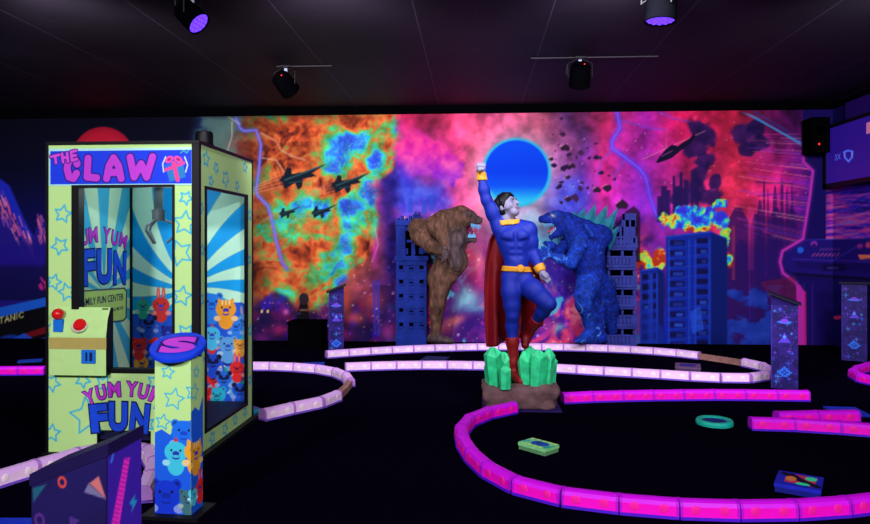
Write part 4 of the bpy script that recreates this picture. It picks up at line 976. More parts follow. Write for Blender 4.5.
# ================================================================== hole marker posts and the leaning marker box
def post_art(seed):
    def f(c):
        r = random.Random(seed); c.C[:] = (27, 13, 92); hgt = c.Q.max(); wd = c.P.max()
        c.blend(.35 * ss(.45, .7, fbm(c.P * 14, c.Q * 14, 3, seed)), (70, 40, 170))
        for k in range(60): c.ell(r.uniform(0, wd), r.uniform(0, hgt), .004, .004, r.choice([(80, 90, 230), (150, 60, 200), (40, 130, 230)]))
        for k in range(14):
            x, y = r.uniform(.03, wd - .03), r.uniform(.05, hgt - .03); s_ = r.uniform(.012, .03); cc = r.choice([(50, 100, 240), (60, 150, 240), (120, 70, 230)])
            c.line([(x - s_, y), (x + s_, y)], .006, cc); c.line([(x, y - s_), (x, y + s_)], .006, cc)
        cxm = wd / 2
        y = hgt * .80; c.ell(cxm, y, .07, .016, (60, 110, 240)); c.ell(cxm, y + .014, .035, .022, (120, 60, 220))
        y = hgt * .60; c.poly([(cxm, y + .07), (cxm + .03, y), (cxm + .06, y - .04), (cxm - .06, y - .04), (cxm - .03, y)], (90, 60, 220)); c.ell(cxm, y + .02, .012, .016, (60, 170, 240))
        y = hgt * .25
        for i, row in enumerate(['...#...', '..###..', '.##.##.', '##.#.##', '.##.##.', '..###..']):
            for j, ch in enumerate(row):
                if ch == '#': c.rect(cxm + (j - 3.5) * .02, y - i * .018, cxm + (j - 2.5) * .02, y - (i - 1) * .018, (40, 110, 240))
        c.line([(.006, 0), (.006, hgt)], .01, (84, 50, 190), .6)
    return f
def marker_post(px0, px1, pyb, y_left, y_right, label, seed, slope_overhang=.03):
    a = on_z(px0, pyb); b_ = on_z(px1, pyb); wd = np.linalg.norm(b_ - a); md = (a + b_) / 2; dh = (md - CAM)[:2] / np.linalg.norm((md - CAM)[:2])
    u = np.array([dh[1], -dh[0], 0]); wd *= .97; a = md - u * wd / 2; b_ = md + u * wd / 2; nn = np.array([u[1], -u[0], 0])
    t = thing('marker_post', (a + b_) / 2 - nn * wd / 2, label, 'post', 'hole marker posts')
    pl = Plane(a, u, UV, nn); za = float(on_plane(px0, y_left, a, nn)[2]); zb_ = float(on_plane(px1, y_right, a, nn)[2]); zl = min(za, zb_) - .03
    side = Plane(a + u * wd, -nn, UV, u) if (px0 + px1) / 2 < VPX else Plane(a, nn * -1, UV, -u)
    print_panel('post_body', pl, 0, wd, 0, zl, .006, post_art(seed), [M['print'], M['post']], t, thick=wd, base=(27, 13, 92))
    mb = MB(); tt = .022
    mb.hexa([pl.pt(0, zl, -wd), pl.pt(wd, zl, -wd), pl.pt(wd, zl, 0), pl.pt(0, zl, 0), pl.pt(0, za - .02, -wd), pl.pt(wd, zb_ - .02, -wd), pl.pt(wd, zb_ - .02, 0), pl.pt(0, za - .02, 0)]); mb.build('wedge', M['post'], t)
    k = slope_overhang; s_ = (zb_ - za) / wd
    q = lambda uu, w, dz: pl.pt(uu, za + s_ * uu + dz, w)
    MB().hexa([q(-k, -wd - k, -.02), q(wd + k, -wd - k, -.02), q(wd + k, k, -.02), q(-k, k, -.02), q(-k, -wd - k, 0), q(wd + k, -wd - k, 0), q(wd + k, k, 0), q(-k, k, 0)]).build('slanted_board', M['postboard'], t)
    return t
marker_post(328.5, 344, 356, 291, 285, 'indigo hole marker post standing by the lilac kerb end left of the ape', 1)
marker_post(772, 797, 389, 293, 303, 'indigo hole marker post behind the end of the long pink kerb', 2)
marker_post(843, 865.5, 361, 282, 282.5, 'indigo hole marker post under the wall television, beside the painted arcade cabinet', 4)

ph = .30; wdt = .28; dep_ = 2.2
ul = np.array([-math.cos(ph), math.sin(ph), 0]); ur = np.array([math.sin(ph), math.cos(ph), 0])
for _ in range(60):
    cpt = CAM + ray(107, 400) * (dep_ / F); dep_ *= (107 - to_px((cpt + wdt * ul)[None])[0][0]) / 75.0
cpt = CAM + ray(107, 400) * (dep_ / F); wr_ = .2
for _ in range(60): wr_ *= 34.0 / (to_px((cpt + wr_ * ur)[None])[0][0] - 107)
cpt[2] = 0
mk = thing('marker_box', cpt + (ul * wdt + ur * wr_) / 2, 'dark violet marker box with a steep slanted top and neon shapes, nearest of all', 'post')
def ztop(p): return float(CAMH - (452 - HY) / F * dep_ + .43 * ((p - cpt) @ RV))
pleft = Plane(cpt + ul * wdt, -ul, UV, np.array([-ul[1] * -1, ul[0] * -1, 0]) if False else -ur)
pright = Plane(cpt, ur, UV, -ul)
def art_left(c):
    c.C[:] = (22, 14, 74); c.blend(.5 * ss(.4, .7, fbm(c.P * 9, c.Q * 9, 3, 5)), (16, 10, 56))  # darker base colour: the shade on this side is painted in
    u, v = pleft.uv(62.5, 482); c.ring(u, v, .013, .007, (190, 60, 50))
    q = lambda *p: [pleft.uv(*x) for x in p]
    c.poly(q((90, 483), (99, 476), (106.5, 499)), (170, 92, 96)); c.poly(q((84.5, 492), (89, 483), (106.5, 499)), (96, 92, 130))
    c.poly(q((33, 488), (47, 484), (34, 502)), (20, 74, 96)); u, v = pleft.uv(40, 520); c.ring(u, v, .016, .01, (70, 30, 110)); c.poly(q((70, 516), (80, 520), (70, 530)), (60, 34, 110))
def art_right(c):
    c.C[:] = (52, 24, 150)  # lighter violet: the light this side catches is put into its colour
    q = lambda *p: [pright.uv(*x) for x in p]
    c.poly(q((124, 458), (129.5, 458), (118, 530), (110, 530)), (236, 40, 190))
    for k in range(16): c.line(q((124 - k * .95, 459 + k * 4.4), (129 - k * .85, 461 + k * 4.4)), .004, (120, 20, 150))
    c.poly(q((129, 503), (135, 494), (134, 500), (137, 500), (131, 513), (132, 506)), (30, 130, 190)); c.line(q((111, 462), (113, 452)), .006, (40, 120, 220))
zl = min(ztop(cpt + ul * wdt), ztop(cpt)) - .01
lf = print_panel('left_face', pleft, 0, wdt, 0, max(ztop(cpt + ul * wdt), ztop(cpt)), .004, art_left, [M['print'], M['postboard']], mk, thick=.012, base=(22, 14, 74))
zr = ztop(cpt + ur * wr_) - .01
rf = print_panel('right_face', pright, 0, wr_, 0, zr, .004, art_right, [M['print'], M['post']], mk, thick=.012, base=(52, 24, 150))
for fo in (lf, rf):
    og = origin(mk)
    for v_ in fo.data.vertices: v_.co.z = min(v_.co.z, ztop(np.array(v_.co) + og) - .012)
cs = [cpt, cpt + ur * wr_, cpt + ur * wr_ + ul * wdt, cpt + ul * wdt]
ins = [c_ + (cs[2] + cs[0] - 2 * c_) * .03 * .5 for c_ in cs]
MB().hexa([p + UV * .0 for p in ins] + [p + UV * (ztop(p) - .012) for p in ins]).build('box_core', M['post'], mk)
ov = [c_ + (c_ - (cs[0] + cs[2]) / 2) * .05 for c_ in cs]
bd = MB().hexa([p + UV * (ztop(p) - .012) for p in ov] + [p + UV * (ztop(p) + .022) for p in ov]).build('slanted_board', mat('board_violet', (20, 11, 58), .5, .2, .1), mk)

# ================================================================== kerbs of the course
def kerb_mesh(kind):
    mb = MB(); Lh = .1525
    def sweep(prof, x0, x1, m):
        n_ = len(prof); v = [(x0, y, z) for y, z in prof] + [(x1, y, z) for y, z in prof]
        mb.add(v, [tuple(range(n_)), tuple(reversed(range(n_, 2 * n_)))] + [(i, n_ + i, n_ + (i + 1) % n_, (i + 1) % n_) for i in range(n_)], m)
    sweep([(-.056, 0), (.056, 0), (.054, .016), (-.054, .016)], -Lh, Lh, 3)
    sweep([(-.05, .016), (.05, .016), (.047, .07), (.036, .09), (.015, .098), (-.015, .098), (-.036, .09), (-.047, .07)], -Lh + .01, Lh - .01, 0)
    top_ = [i for i, q in enumerate(mb.f) if mb.m[i] == 0 and all(mb.v[k][2] > .06 for k in q) and len(q) == 4]
    for i in top_: mb.m[i] = 4
    for s_ in (-1, 1): sweep([(-.053, .012), (.053, .012), (.05, .072), (.038, .093), (.015, .101), (-.015, .101), (-.038, .093), (-.05, .072)], s_ * Lh - (.013 if s_ > 0 else 0), s_ * Lh + (.013 if s_ < 0 else 0), 2)
    for x in (-.075, .075):
        for s_ in (-1, 1): mb.sphere((x, s_ * .046, .05), .028, 1, (1, .2, 1), 12)
    me = bpy.data.meshes.new('kerb_segment'); me.from_pydata(mb.v, [], mb.f)
    for k_ in ('', 'spot', 'end', 'base', 'top'): me.materials.append(M[kind + k_])  # both kinds carry the glow's hot spots and fade in these colours
    me.polygons.foreach_set('material_index', np.array(mb.m, np.int32)); me.update(); return me
KM = {k: kerb_mesh(k) for k in ('pink', 'white')}
def smooth_path(pts, n=10):
    P = [pts[0]] + list(pts) + [pts[-1]]; out = []
    for i in range(1, len(P) - 2):
        for k in range(n):
            t = k / n; a, b_, c_, d = P[i - 1], P[i], P[i + 1], P[i + 2]
            out.append(.5 * ((2 * b_) + (c_ - a) * t + (2 * a - 5 * b_ + 4 * c_ - d) * t * t + (3 * b_ - a - 3 * c_ + d) * t ** 3))
    return out + [P[-1]]
def kerb(label, px, kind, group, bare=()):
    """px: where the kerb's front foot meets the floor; bare: stretches left as plain timber"""
    g = [on_z(x, y - 1.5)[:2] for x, y in px]; g = np.array(smooth_path([np.asarray(q) for q in g]))
    d = np.r_[0, np.cumsum(np.linalg.norm(np.diff(g, axis=0), axis=1))]; n_ = max(1, int(round(d[-1] / .305))); s = np.linspace(0, d[-1], n_ + 1)
    q = np.stack([np.interp(s, d, g[:, k]) for k in (0, 1)], -1); c0_ = q.mean(0)
    t = thing('course_kerb', (c0_[0], c0_[1], 0), label, 'kerb', group)
    for a, b_ in zip(q[:-1], q[1:]):
        m_ = (a + b_) / 2; px_, py_ = to_px(np.array([[m_[0], m_[1], 0]])); ln = np.linalg.norm(b_ - a)
        rz = math.atan2(b_[1] - a[1], b_[0] - a[0])
        if any(x0 < px_[0] < x1 and y0 < py_[0] < y1 for x0, x1, y0, y1 in bare):
            mb = MB().box((0, 0, .035), (ln * .98, .05, .07), bev=.008).box((0, -.02, .075), (ln * .98, .015, .012), bev=.003)
            o = mb.build('bare_timber', M['wood'], t, world=False)
        else:
            o = link(bpy.data.objects.new('kerb_segment', KM[kind]), t); o.scale = (ln / .305 * 1.0, 1, 1)
        o.location = (m_[0] - c0_[0], m_[1] - c0_[1], 0); o.rotation_euler = (0, 0, rz)
    return t
GP, GW = 'pink fluorescent kerbs', 'lilac white kerbs'
kerb('pink fluorescent kerb curving from the statue base round the front of the near green', [(514, 414), (500, 416.5), (478, 423), (466, 430), (461, 437), (464, 451), (476, 468), (492, 481), (512, 492), (545, 502), (590, 510), (640, 514.5), (700, 519), (770, 519.5), (830, 517), (890, 510)], 'pink', GP)
kerb('pink fluorescent kerb running right from the rock base to the indigo post', [(562, 404.5), (580, 403.5), (610, 402.5), (660, 401.5), (720, 401), (770, 401.5), (808, 402)], 'pink', GP)
kerb('pink fluorescent kerb starting below the blue floor tile and leaving at the right edge', [(750, 430.5), (800, 432), (850, 435.5), (890, 439)], 'pink', GP)
kerb('short pink fluorescent kerb lying behind another pink kerb, by the blue floor tile', [(776, 424.5), (815, 423.5), (857, 423)], 'pink', GP)
kerb('pink fluorescent kerb bending back at the right edge of the photo', [(884, 367), (876, 370), (862, 374), (853, 377.5), (857, 382), (870, 386.5), (884, 389)], 'pink', GP)
kerb('pink fluorescent kerb lying below the painted ship on the far left', [(-60, 377), (-10, 376.5), (46, 376)], 'pink', GP)
kerb('lilac white kerb in the left foreground, passing behind the slanted marker box', [(-70, 505), (-20, 493), (20, 481), (60, 468), (100, 458), (128, 454), (147, 459), (155, 472), (150, 490), (143, 505)], 'white', GW)
kerb('lilac white kerb hooking out from behind the claw cabinet with a bare timber bend', [(190, 373), (225, 372), (262, 371.5), (300, 373), (330, 376.5), (347, 383), (350, 389), (340, 400), (329, 406.5), (310, 411), (285, 416.5), (262, 422)], 'white', GW, bare=((337, 352, 386, 402),))
kerb('long lilac white kerb crossing behind the statue and looping back at the right end', [(326, 359.5), (360, 357), (400, 354.5), (450, 352.5), (500, 351.5), (560, 352), (620, 354), (665, 357), (690, 359.5), (715, 363), (740, 367), (758, 370.5), (768, 374.5), (770, 379), (755, 383.5), (720, 383.5), (690, 382), (660, 380), (600, 376.5), (540, 373), (480, 371), (420, 370.5), (370, 371.5), (345, 372.5)], 'white', GW, bare=((690, 741, 350, 372),))

# ================================================================== floor pieces
def flat_piece(name, label, cat, px, h, painter, base, group=None, step=.004):
    q = [on_z(*p, h) for p in px]; o0 = np.array([q[0][0], q[0][1], 0.0]); u = q[1] - q[0]; lu = np.linalg.norm(u); u /= lu
    v = np.array([-u[1], u[0], 0]); lv = float((q[2] - q[0]) @ v)
    cc = o0 + u * lu / 2 + v * lv / 2; t = thing(name, cc, label, cat, group)
    pl = Plane(o0 + UV * h, u, v, UV)
    print_panel('top_plate', pl, 0, lu, 0, lv, step, lambda c: painter(c, lu, lv), [M['print'], mat(name + '_edge', base, .5, .2)], t, thick=h * .45, base=base)
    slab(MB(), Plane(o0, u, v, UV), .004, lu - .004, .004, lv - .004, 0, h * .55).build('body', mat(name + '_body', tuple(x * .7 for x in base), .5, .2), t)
    return t
def art_green(c, w_, d_):
    c.C[:] = (120, 206, 150); c.blend(ss(.45, .6, fbm(c.P * 40, c.Q * 40, 3, 3)), (40, 150, 150)); c.ell(w_ * .55, d_ * .52, w_ * .3, d_ * .3, (24, 70, 170)); c.ell(w_ * .5, d_ * .5, w_ * .12, d_ * .1, (20, 40, 110))
    for k in range(9): c.ell(w_ * (.1 + .1 * k), d_ * (.06 if k % 2 else .93), .02, .02, (190, 230, 110))
flat_piece('course_block', 'small pale green block with a blue oval, inside the near pink loop', 'obstacle block', [(518, 442), (545, 449.5), (556, 444)], .05, art_green, (130, 210, 140))
def art_blue(c, w_, d_):
    c.C[:] = (24, 34, 176); c.poly([(w_ * .2, d_ * .2), (w_ * .85, d_ * .12), (w_ * .88, d_ * .85), (w_ * .2, d_ * .9)], (190, 50, 90)); c.line([(w_ * .15, d_ * .85), (w_ * .45, d_ * .55), (w_ * .9, d_ * .2)], .05, (10, 8, 30)); c.ell(w_ * .75, d_ * .7, w_ * .13, d_ * .16, (40, 226, 160)); c.ell(w_ * .6, d_ * .22, w_ * .16, d_ * .1, (40, 226, 160)); c.ell(w_ * .32, d_ * .5, .03, .05, (210, 120, 60)); c.line([(w_ * .3, d_ * .9), (w_ * .6, d_ * .5)], .025, (12, 8, 40))
flat_piece('course_block', 'blue block with a red and green printed top, close behind the front pink kerb', 'obstacle block', [(774, 482.5), (821, 490.5), (838, 480)], .055, art_blue, (30, 36, 190))
flat_piece('course_block', 'small dusky mauve block between the two arms of the long lilac kerb', 'obstacle block', [(675, 366.5), (701, 368), (702, 364)], .05, lambda c, a, b_: (c.rect(a * .2, b_ * .2, a * .8, b_ * .8, (40, 34, 120))), (96, 66, 110))
flat_piece('floor_plate', 'dark blue plate lying on the black floor between the lilac kerbs left of the statue', 'floor plate', [(420, 360), (444, 361), (452, 357)], .02, lambda c, a, b_: c.ell(a / 2, b_ / 2, a * .3, b_ * .3, (14, 30, 80)), (18, 26, 84))
flat_piece('floor_plate', 'blue plate lying at the start of the lilac kerb below the black box', 'floor plate', [(302, 366), (324, 365.5), (325, 362)], .02, lambda c, a, b_: None, (20, 44, 170))
flat_piece('floor_plate', 'cyan plate lying beside the end of the hooked lilac kerb, at the cabinet foot', 'floor plate', [(254, 411), (263, 409.5), (271, 403.5)], .05, lambda c, a, b_: c.blend(ss(.4, .6, fbm(c.P * 12, c.Q * 12, 3, 8)), (90, 80, 190)), (30, 150, 190))
flat_piece('floor_plate', 'blue plate lying below the painted ship behind the pink kerb', 'floor plate', [(17, 362), (42, 360.5), (44, 358.5)], .02, lambda c, a, b_: None, (22, 62, 180))
flat_piece('floor_plate', 'bright blue floor tile behind the short pink kerb at the right edge', 'floor plate', [(838, 414.5), (872, 415.5), (866, 407.5)], .02, lambda c, a, b_: None, (22, 50, 196))
flat_piece('floor_plate', 'blue plate at the bottom left corner, beside the slanted marker box', 'floor plate', [(-10, 523), (31, 523), (33, 518)], .06, lambda c, a, b_: None, (20, 44, 190))
rc = on_z(714.5, 424); rr = 17.5 / F * float((rc - CAM) @ DV)
rg = thing('target_ring', (rc[0], rc[1], 0), 'round teal ring target lying alone on the black floor', 'target ring')
shade_auto(MB().lathe([(rr * .66, 0), (rr, 0), (rr * 1.02, .02), (rr * .99, .034), (rr * .95, .04), (rr * .72, .04), (rr * .66, .034)], (0, 0, 0), 48, 0, None, True).build('ring', M['teal'], rg, world=False))
MB().lathe([(0, .028), (rr * .67, .028)], (0, 0, 0), 48).build('centre_disc', mat('ring_centre', (26, 30, 120), .6, .2), rg, world=False)

# black storage box against the mural
p0 = on_z(287.5, 349.5); p1 = on_z(322.5, 349); zt_ = float(on_y(300, 322, p0[1])[2]); bw = p1[0] - p0[0]
sb = thing('storage_box', ((p0[0] + p1[0]) / 2, p0[1] + .2, 0), 'low black box standing against the mural below the painted explosion', 'box')
MB().box((0, 0, (zt_ - .04) / 2), (bw, .38, zt_ - .04), bev=.01).build('body', M['blackmat'], sb, world=False)
MB().box((0, 0, zt_ - .02), (bw + .02, .4, .04), bev=.008).build('lid', M['blackmat'], sb, world=False)

# ================================================================== television in the right corner
tv_o = on_x(824, 187, XR - .10); tv = thing('wall_television', (XR - .10, tv_o[1], tv_o[2]), 'wall television with a dim violet screen showing 3X and a shield outline', 'television')
XTV = XR - .14; PT = Plane(np.array([XTV, on_x(822, 187, XTV)[1], 0]), (0, -1, 0), UV, (-1, 0, 0))
u1_, v1_ = PT.uv(826.5, 184); _, v2_ = PT.uv(838, 126); u2_ = 1.55
mbx = MB(); slab(mbx, PT, -.03, u2_ + .05, v1_ - .06, v2_ + .05, -.09, -.01); slab(mbx, PT, -.03, u2_ + .05, v1_ - .06, v1_, -.02, .012); slab(mbx, PT, -.03, u2_ + .05, v2_, v2_ + .05, -.02, .012); slab(mbx, PT, -.03, u1_, v1_ - .06, v2_ + .05, -.02, .012)
mbx.build('housing', M['black'], tv)
slab(MB(), PT, u1_, u2_, v1_, v2_, -.012, 0).build('screen', M['screen'], tv)
def stroke(name, pl, lines, wd, m, parent, lift=.003):
    mb = MB()
    for pts in lines: mb.tube([Vector(pl.pt(a, b_, lift)) for a, b_ in pts], wd, seg=6)
    return mb.build(name, m, parent)
uvp = lambda *p: [PT.uv(*q) for q in p]
stroke('shield_icon', PT, [uvp((844.5, 152), (848.5, 150.5), (852.5, 151.5), (852.3, 157), (849, 161.5), (845.2, 157.5), (844.5, 152))], .014, M['icon'], tv)
su, sv = PT.uv(838, 157); g = lettering(tv, 'lettering', PT, [('3X', su, sv, .16, .085, 0)], [M['icon'], M['icon']], .0, None)
mbx = MB(); q0 = PT.uv(866.5, 134); q1 = PT.uv(869.5, 122); slab(mbx, PT, q0[0], q0[0] + .35, q0[1], q1[1], 0, .002); mbx.build('picture', emat('screen_picture', (196, 110, 160), .7), tv)
bo = on_y(823, 135, YW - .42); btop = float(on_y(823, 116, YW - .42)[2]); bbot = float(on_y(823, 152, YW - .42)[2])
brk = thing('corner_speaker', (bo[0], YW - .2, bbot), 'black speaker box in the upper right corner beside the television', 'speaker')
mbx = MB().box((0, -.02, (btop - bbot) / 2), (.26, .3, btop - bbot), bev=.02); mbx.build('housing', M['blackmat'], brk, world=False)
MB().box((-.02, .14, (btop - bbot) * .5), (.05, .16, .06)).build('bracket', M['blackmat'], brk, world=False)
MB().sphere((-.03, -.175, .12), .014).build('pilot_light', M['led'], brk, world=False)
MB().lathe([(0, 0), (.06, 0), (.075, .012), (.08, 0)], (0, -.17, (btop - bbot) * .62), 24, 0, Matrix.Rotation(PI / 2, 3, 'X')).build('cone', M['blackmat'], brk, world=False)

# ================================================================== ceiling spotlights
def spotlight(px, py, label, aim, lit, size=1.0, rail=None):
    r = ray(px, py); Y0 = (CEIL - .22 - CAMH) / r[2]; p = CAM + r * Y0
    t = thing('ceiling_spotlight', (p[0], p[1], CEIL), label, 'spotlight', 'ceiling spotlights')
    c_ = Vector((0, 0, -.22)); d = Vector(aim).normalized(); s_ = size
    MB().box((0, 0, -.012), (.11 * s_, .11 * s_, .024), bev=.004).build('ceiling_plate', M['black'], t, world=False)
    sd = d.cross(Vector((0, 0, 1))).normalized()
    yk = MB()
    for k in (-1, 1): yk.tube([Vector((0, 0, -.02)) + sd * .03 * k, Vector((0, 0, -.07)) + sd * .115 * k * s_, c_ + sd * .115 * k * s_], .009)
    yk.box((0, 0, -.02), (.07, .03, .014)); yk.tube([Vector((0, 0, -.02)) + sd * .03 * k for k in (-1, 1)], .009)
    yk.build('yoke', M['black'], t, world=False)
    MB().box((0, 0, -.07), (.035, .02, .09)).build('stem', M['cable'], t, world=False)
    Rm = d.to_track_quat('Z', 'Y').to_matrix(); Rr = .1 * s_
    shade_auto(MB().lathe([(0, -.13 * s_), (Rr * .75, -.13 * s_), (Rr * .95, -.1 * s_), (Rr, 0), (Rr * 1.04, .09 * s_), (Rr * .96, .095 * s_), (Rr * .95, .075 * s_), (0, .075 * s_)], c_, 28, 0, Rm).build('can', M['blackmat'], t, world=False))
    ln = MB(); ln.lathe([(0, .08 * s_), (Rr * .94, .078 * s_)], c_, 28, 0, Rm)
    for rr_, n_ in ((0, 1), (.38, 6), (.74, 12)):
        for k in range(n_):
            a = 2 * PI * k / n_; q = c_ + Rm @ Vector((Rr * rr_ * math.cos(a), Rr * rr_ * math.sin(a), .082 * s_)); ln.sphere(q, Rr * .14, 1, (1, 1, .5), 8, Rm)
    ln.build('lens', [M['lens'], M['cell']], t, world=False)
    MB().sphere(c_ - Rm @ Vector((0, 0, .125 * s_)) + sd * .04, .012).build('pilot_light', M['led'], t, world=False)
    cb_ = [Vector((-.05, 0, -.02)), Vector((-.14, 0, -.08)), Vector((-.15, .02, -.18)), c_ - d * .13 * s_]
    MB().tube(cb_, .008).build('power_cable', M['black'], t, world=False)
    if rail: MB().box(((rail[0] + rail[1]) / 2, -.03, -.012), (rail[1] - rail[0], .02, .012)).build('mounting_rail', mat('rail_metal', (44, 40, 52), .6, .2), t, world=False)
    return t
spotlight(192, 17, 'lit violet ceiling spotlight at the upper left, above the claw cabinet', (.72, -.12, -.68), True, 1.0)
spotlight(661, 8, 'lit violet ceiling spotlight at the upper right edge of the ceiling', (-.06, -.02, -1), True, 1.2)
spotlight(286, 85, 'dark ceiling spotlight aimed at the painted explosion and fighter jets', (.35, .75, -.55), False, 1.15, (-.1, .55))
spotlight(580, 77, 'dark ceiling spotlight hanging to the right above the blue sun', (.02, .6, -.8), False, 1.15, (-.55, .85))

# ================================================================== sculpted towers, ape and reptile against the mural
def tower(name, label, pxl, pxr, py_top, py_bot, steps, depth, front, rows, cols, mt, bands, yb):
    a = on_y(pxl, py_bot, yb); b_ = on_y(pxr, py_bot, yb); wd = b_[0] - a[0]; zt = float(on_y(pxl, py_top, yb)[2])
    t = thing(name, ((a[0] + b_[0]) / 2, yb, 0), label, 'tower sculpture')
    pl = Plane(np.array([a[0], yb - depth, 0]), (1, 0, 0), UV, (0, -1, 0)); body = MB(); win = MB()
    slab(body, pl, 0.03, wd - .03, 0, zt * .9, -depth, -.06)
    for x0, x1, h in steps: slab(body, pl, wd * x0, wd * x1, 0, zt * h - .004, -depth + .01, -.05)
    r = random.Random(len(label))
    if bands:
        z = .0; k = 0; slab(win, pl, .04, wd - .02, 0, zt * .9, -.07, -.05)
        while z < zt * .80:
            x0 = .0 if k % 3 else -.03; x1 = 1.0 if k % 2 else .96; L_ = (x1 - x0) * wd
            slab(body, pl, wd * x0 + .02, wd * x1, z, z + .035, -depth + .02, .025)
            slab(body, pl, wd * x0 - .01, wd * x1 + .015, z + .035, z + .075, -depth + .02, .045)
            slab(body, pl, wd * x0 + .01, wd * x1 - .05, z + .075, z + .175, -depth + .02, .012)
            for i in range(7): slab(body, pl, wd * x0 + .02 + L_ * .125 * i, wd * x0 + .02 + L_ * (.125 * i + .085), z + .08, z + .17, .0, .035)
            slab(body, pl, wd * x1 - .07, wd * x1 + .01, z + .06, z + .2, -depth + .02, .03)
            slab(body, pl, wd * x0, wd * x1, z + .175, z + .2, -depth + .02, .04)
            for f_ in (.04, .5, .9): slab(body, pl, wd * f_, wd * f_ + .035, z + .2, z + .29, -.06, -.01)
            z += .285; k += 1
        for a_, b2_, h0_, h1_ in ((.08, .42, .78, .86), (.5, .95, .78, .95), (.62, .98, .9, 1.0), (.3, .55, .8, .9)): slab(body, pl, wd * a_, wd * b2_, zt * h0_, zt * h1_, -depth + .03, .03)
        slab(body, pl, wd * .56, wd * .62, zt * .84, zt * .94, 0, .045); slab(body, pl, wd * .74, wd * .80, zt * .84, zt * .97, 0, .045)
    else:
        ph = zt * .66; pw = wd / cols; rh = ph / rows; slab(win, pl, .03, wd - .03, .1, ph - .04, -.07, -.055)
        for i in range(cols + 1): slab(body, pl, max(0, pw * i - .045), min(wd, pw * i + .045), 0, ph, -.07, -.006)
        for j in range(rows + 1): slab(body, pl, 0, wd, max(0, rh * j - .07), rh * j + .07, -.07, 0)
        slab(body, pl, 0, wd, 0, .16, -.07, .01)
        for i in range(cols):
            for j in range(rows):
                slab(body, pl, pw * i + .04, pw * (i + 1) - .04, rh * j + .06, rh * j + .085, -.06, .015)
                if r.random() < .35: slab(body, pl, pw * i + .04, pw * (i + 1) - .05, rh * (j + .5), rh * (j + 1) - .06, -.055, -.02)
        for x0, x1, h in steps:
            for i in range(4): slab(body, pl, wd * (x0 + (x1 - x0) * i / 4), wd * (x0 + (x1 - x0) * (i + .55) / 4), zt * h - .02, zt * h + .035 * (1 + i % 2), -depth + .02, -.03)
        slab(body, pl, -.02, wd + .02, ph, ph + .07, -depth + .02, .02); slab(body, pl, .0, wd * .3, ph, zt * .95, -depth + .02, -.01); slab(body, pl, wd * .5, wd * .62, ph, zt * .9, -depth + .02, -.02)
        slab(body, pl, -.01, wd * .8, zt * .93, zt * .97, -depth + .02, .01); slab(body, pl, wd * .35, wd, zt * .80, zt * .82, -depth + .02, .0)
    body.build('facade', mt, t); win.build('window_recess', M['towerdark'], t); return t
tower('ruined_tower', 'blue sculpted tower block with square windows, behind the brown ape', 397.5, 427.5, 217, 345, [(0, .55, .97), (.55, .78, 1.0), (.3, 1, .90), (.0, 1.0, .72)], .20, 0, 6, 3, M['tower'], False, 10.22)
tower('ruined_tower', 'slate blue sculpted tower with ragged banded floors, behind the blue reptile', 604, 633, 214, 345, [(.05, .5, .86), (.45, .95, .92), (.62, .98, 1.0), (.3, .62, .80)], .20, 0, 8, 4, M['tower2'], True, 10.22)

def KP(Yb):
    return lambda px, py, dy=0.0: on_y(px, py, Yb + dy)
# ---- ape
K = KP(9.78)
FURC = (92, 64, 54); SKIN = (78, 62, 68)
ap = thing('ape_statue', (*K(438, 343)[:2], 0), 'brown ape sculpture leaning from the blue tower with its mouth wide open', 'statue')
lo_ = K(410, 352) - np.array([.15, .62, .1]); lo_[2] = -.04; hi_ = K(488, 200) + np.array([.15, .45, .1])
A = Sculpt(lo_, hi_, .0115)
A.ell(K(451, 240), (.24, .2, .25), FURC, .1); A.ell(K(450, 262, -.02), (.22, .2, .25), FURC, .1); A.ell(K(456, 262, -.04), (.17, .17, .19), FURC, .06); A.ell(K(434, 228, .04), (.24, .2, .15), FURC, .1)
A.ell(K(441, 278), (.19, .2, .2), FURC, .1); A.ell(K(456, 240, -.12), (.13, .16, .16), SKIN, .06); A.ell(K(455, 258, -.10), (.13, .17, .2), SKIN, .06)
A.chain([(K(444, 224), .2), (K(460, 217), .15)], FURC, .1)
A.ell(K(464.5, 218, -.03), (.165, .15, .14), FURC, .05); A.ell(K(460, 212, .0), (.09, .09, .07), FURC, .06)
A.cone(K(468, 213.5, -.16), K(474, 215.5, -.02), .038, .04, SKIN, .03)
A.chain([(K(471, 218.5, -.05), .085), (K(478.6, 220.6, -.05), .062)], SKIN, .03); A.ell(K(481.3, 219.4, -.05), (.03, .06, .03), SKIN, .015)
A.chain([(K(461, 229, -.02), .095), (K(467.5, 238.5, -.05), .06), (K(473.5, 239.5, -.05), .042)], SKIN, .04)
A.cone(K(483, 231, -.06), K(469.5, 230.5, -.06), .085, .062, (86, 12, 26), .012, True)
A.chain([(K(417.5, 228, -.16), .13), (K(420.5, 237, -.30), .125), (K(431, 246.5, -.38), .098), (K(441, 252, -.38), .062)], FURC, .028)
A.ell(K(419, 227.5, -.1), (.15, .15, .12), FURC, .05)
for i, (x, y) in enumerate([(446, 251), (446.5, 254), (445.5, 257), (443.5, 259)]): A.chain([(K(440.5, 252 + i * 1.3, -.36), .034), (K(x, y, -.41), .028), (K(x - 2.5, y + 3, -.43), .024)], SKIN, .012)
A.chain([(K(439, 250, -.36), .034), (K(443, 247.5, -.42), .026), (K(446.5, 248, -.44), .022)], SKIN, .012)

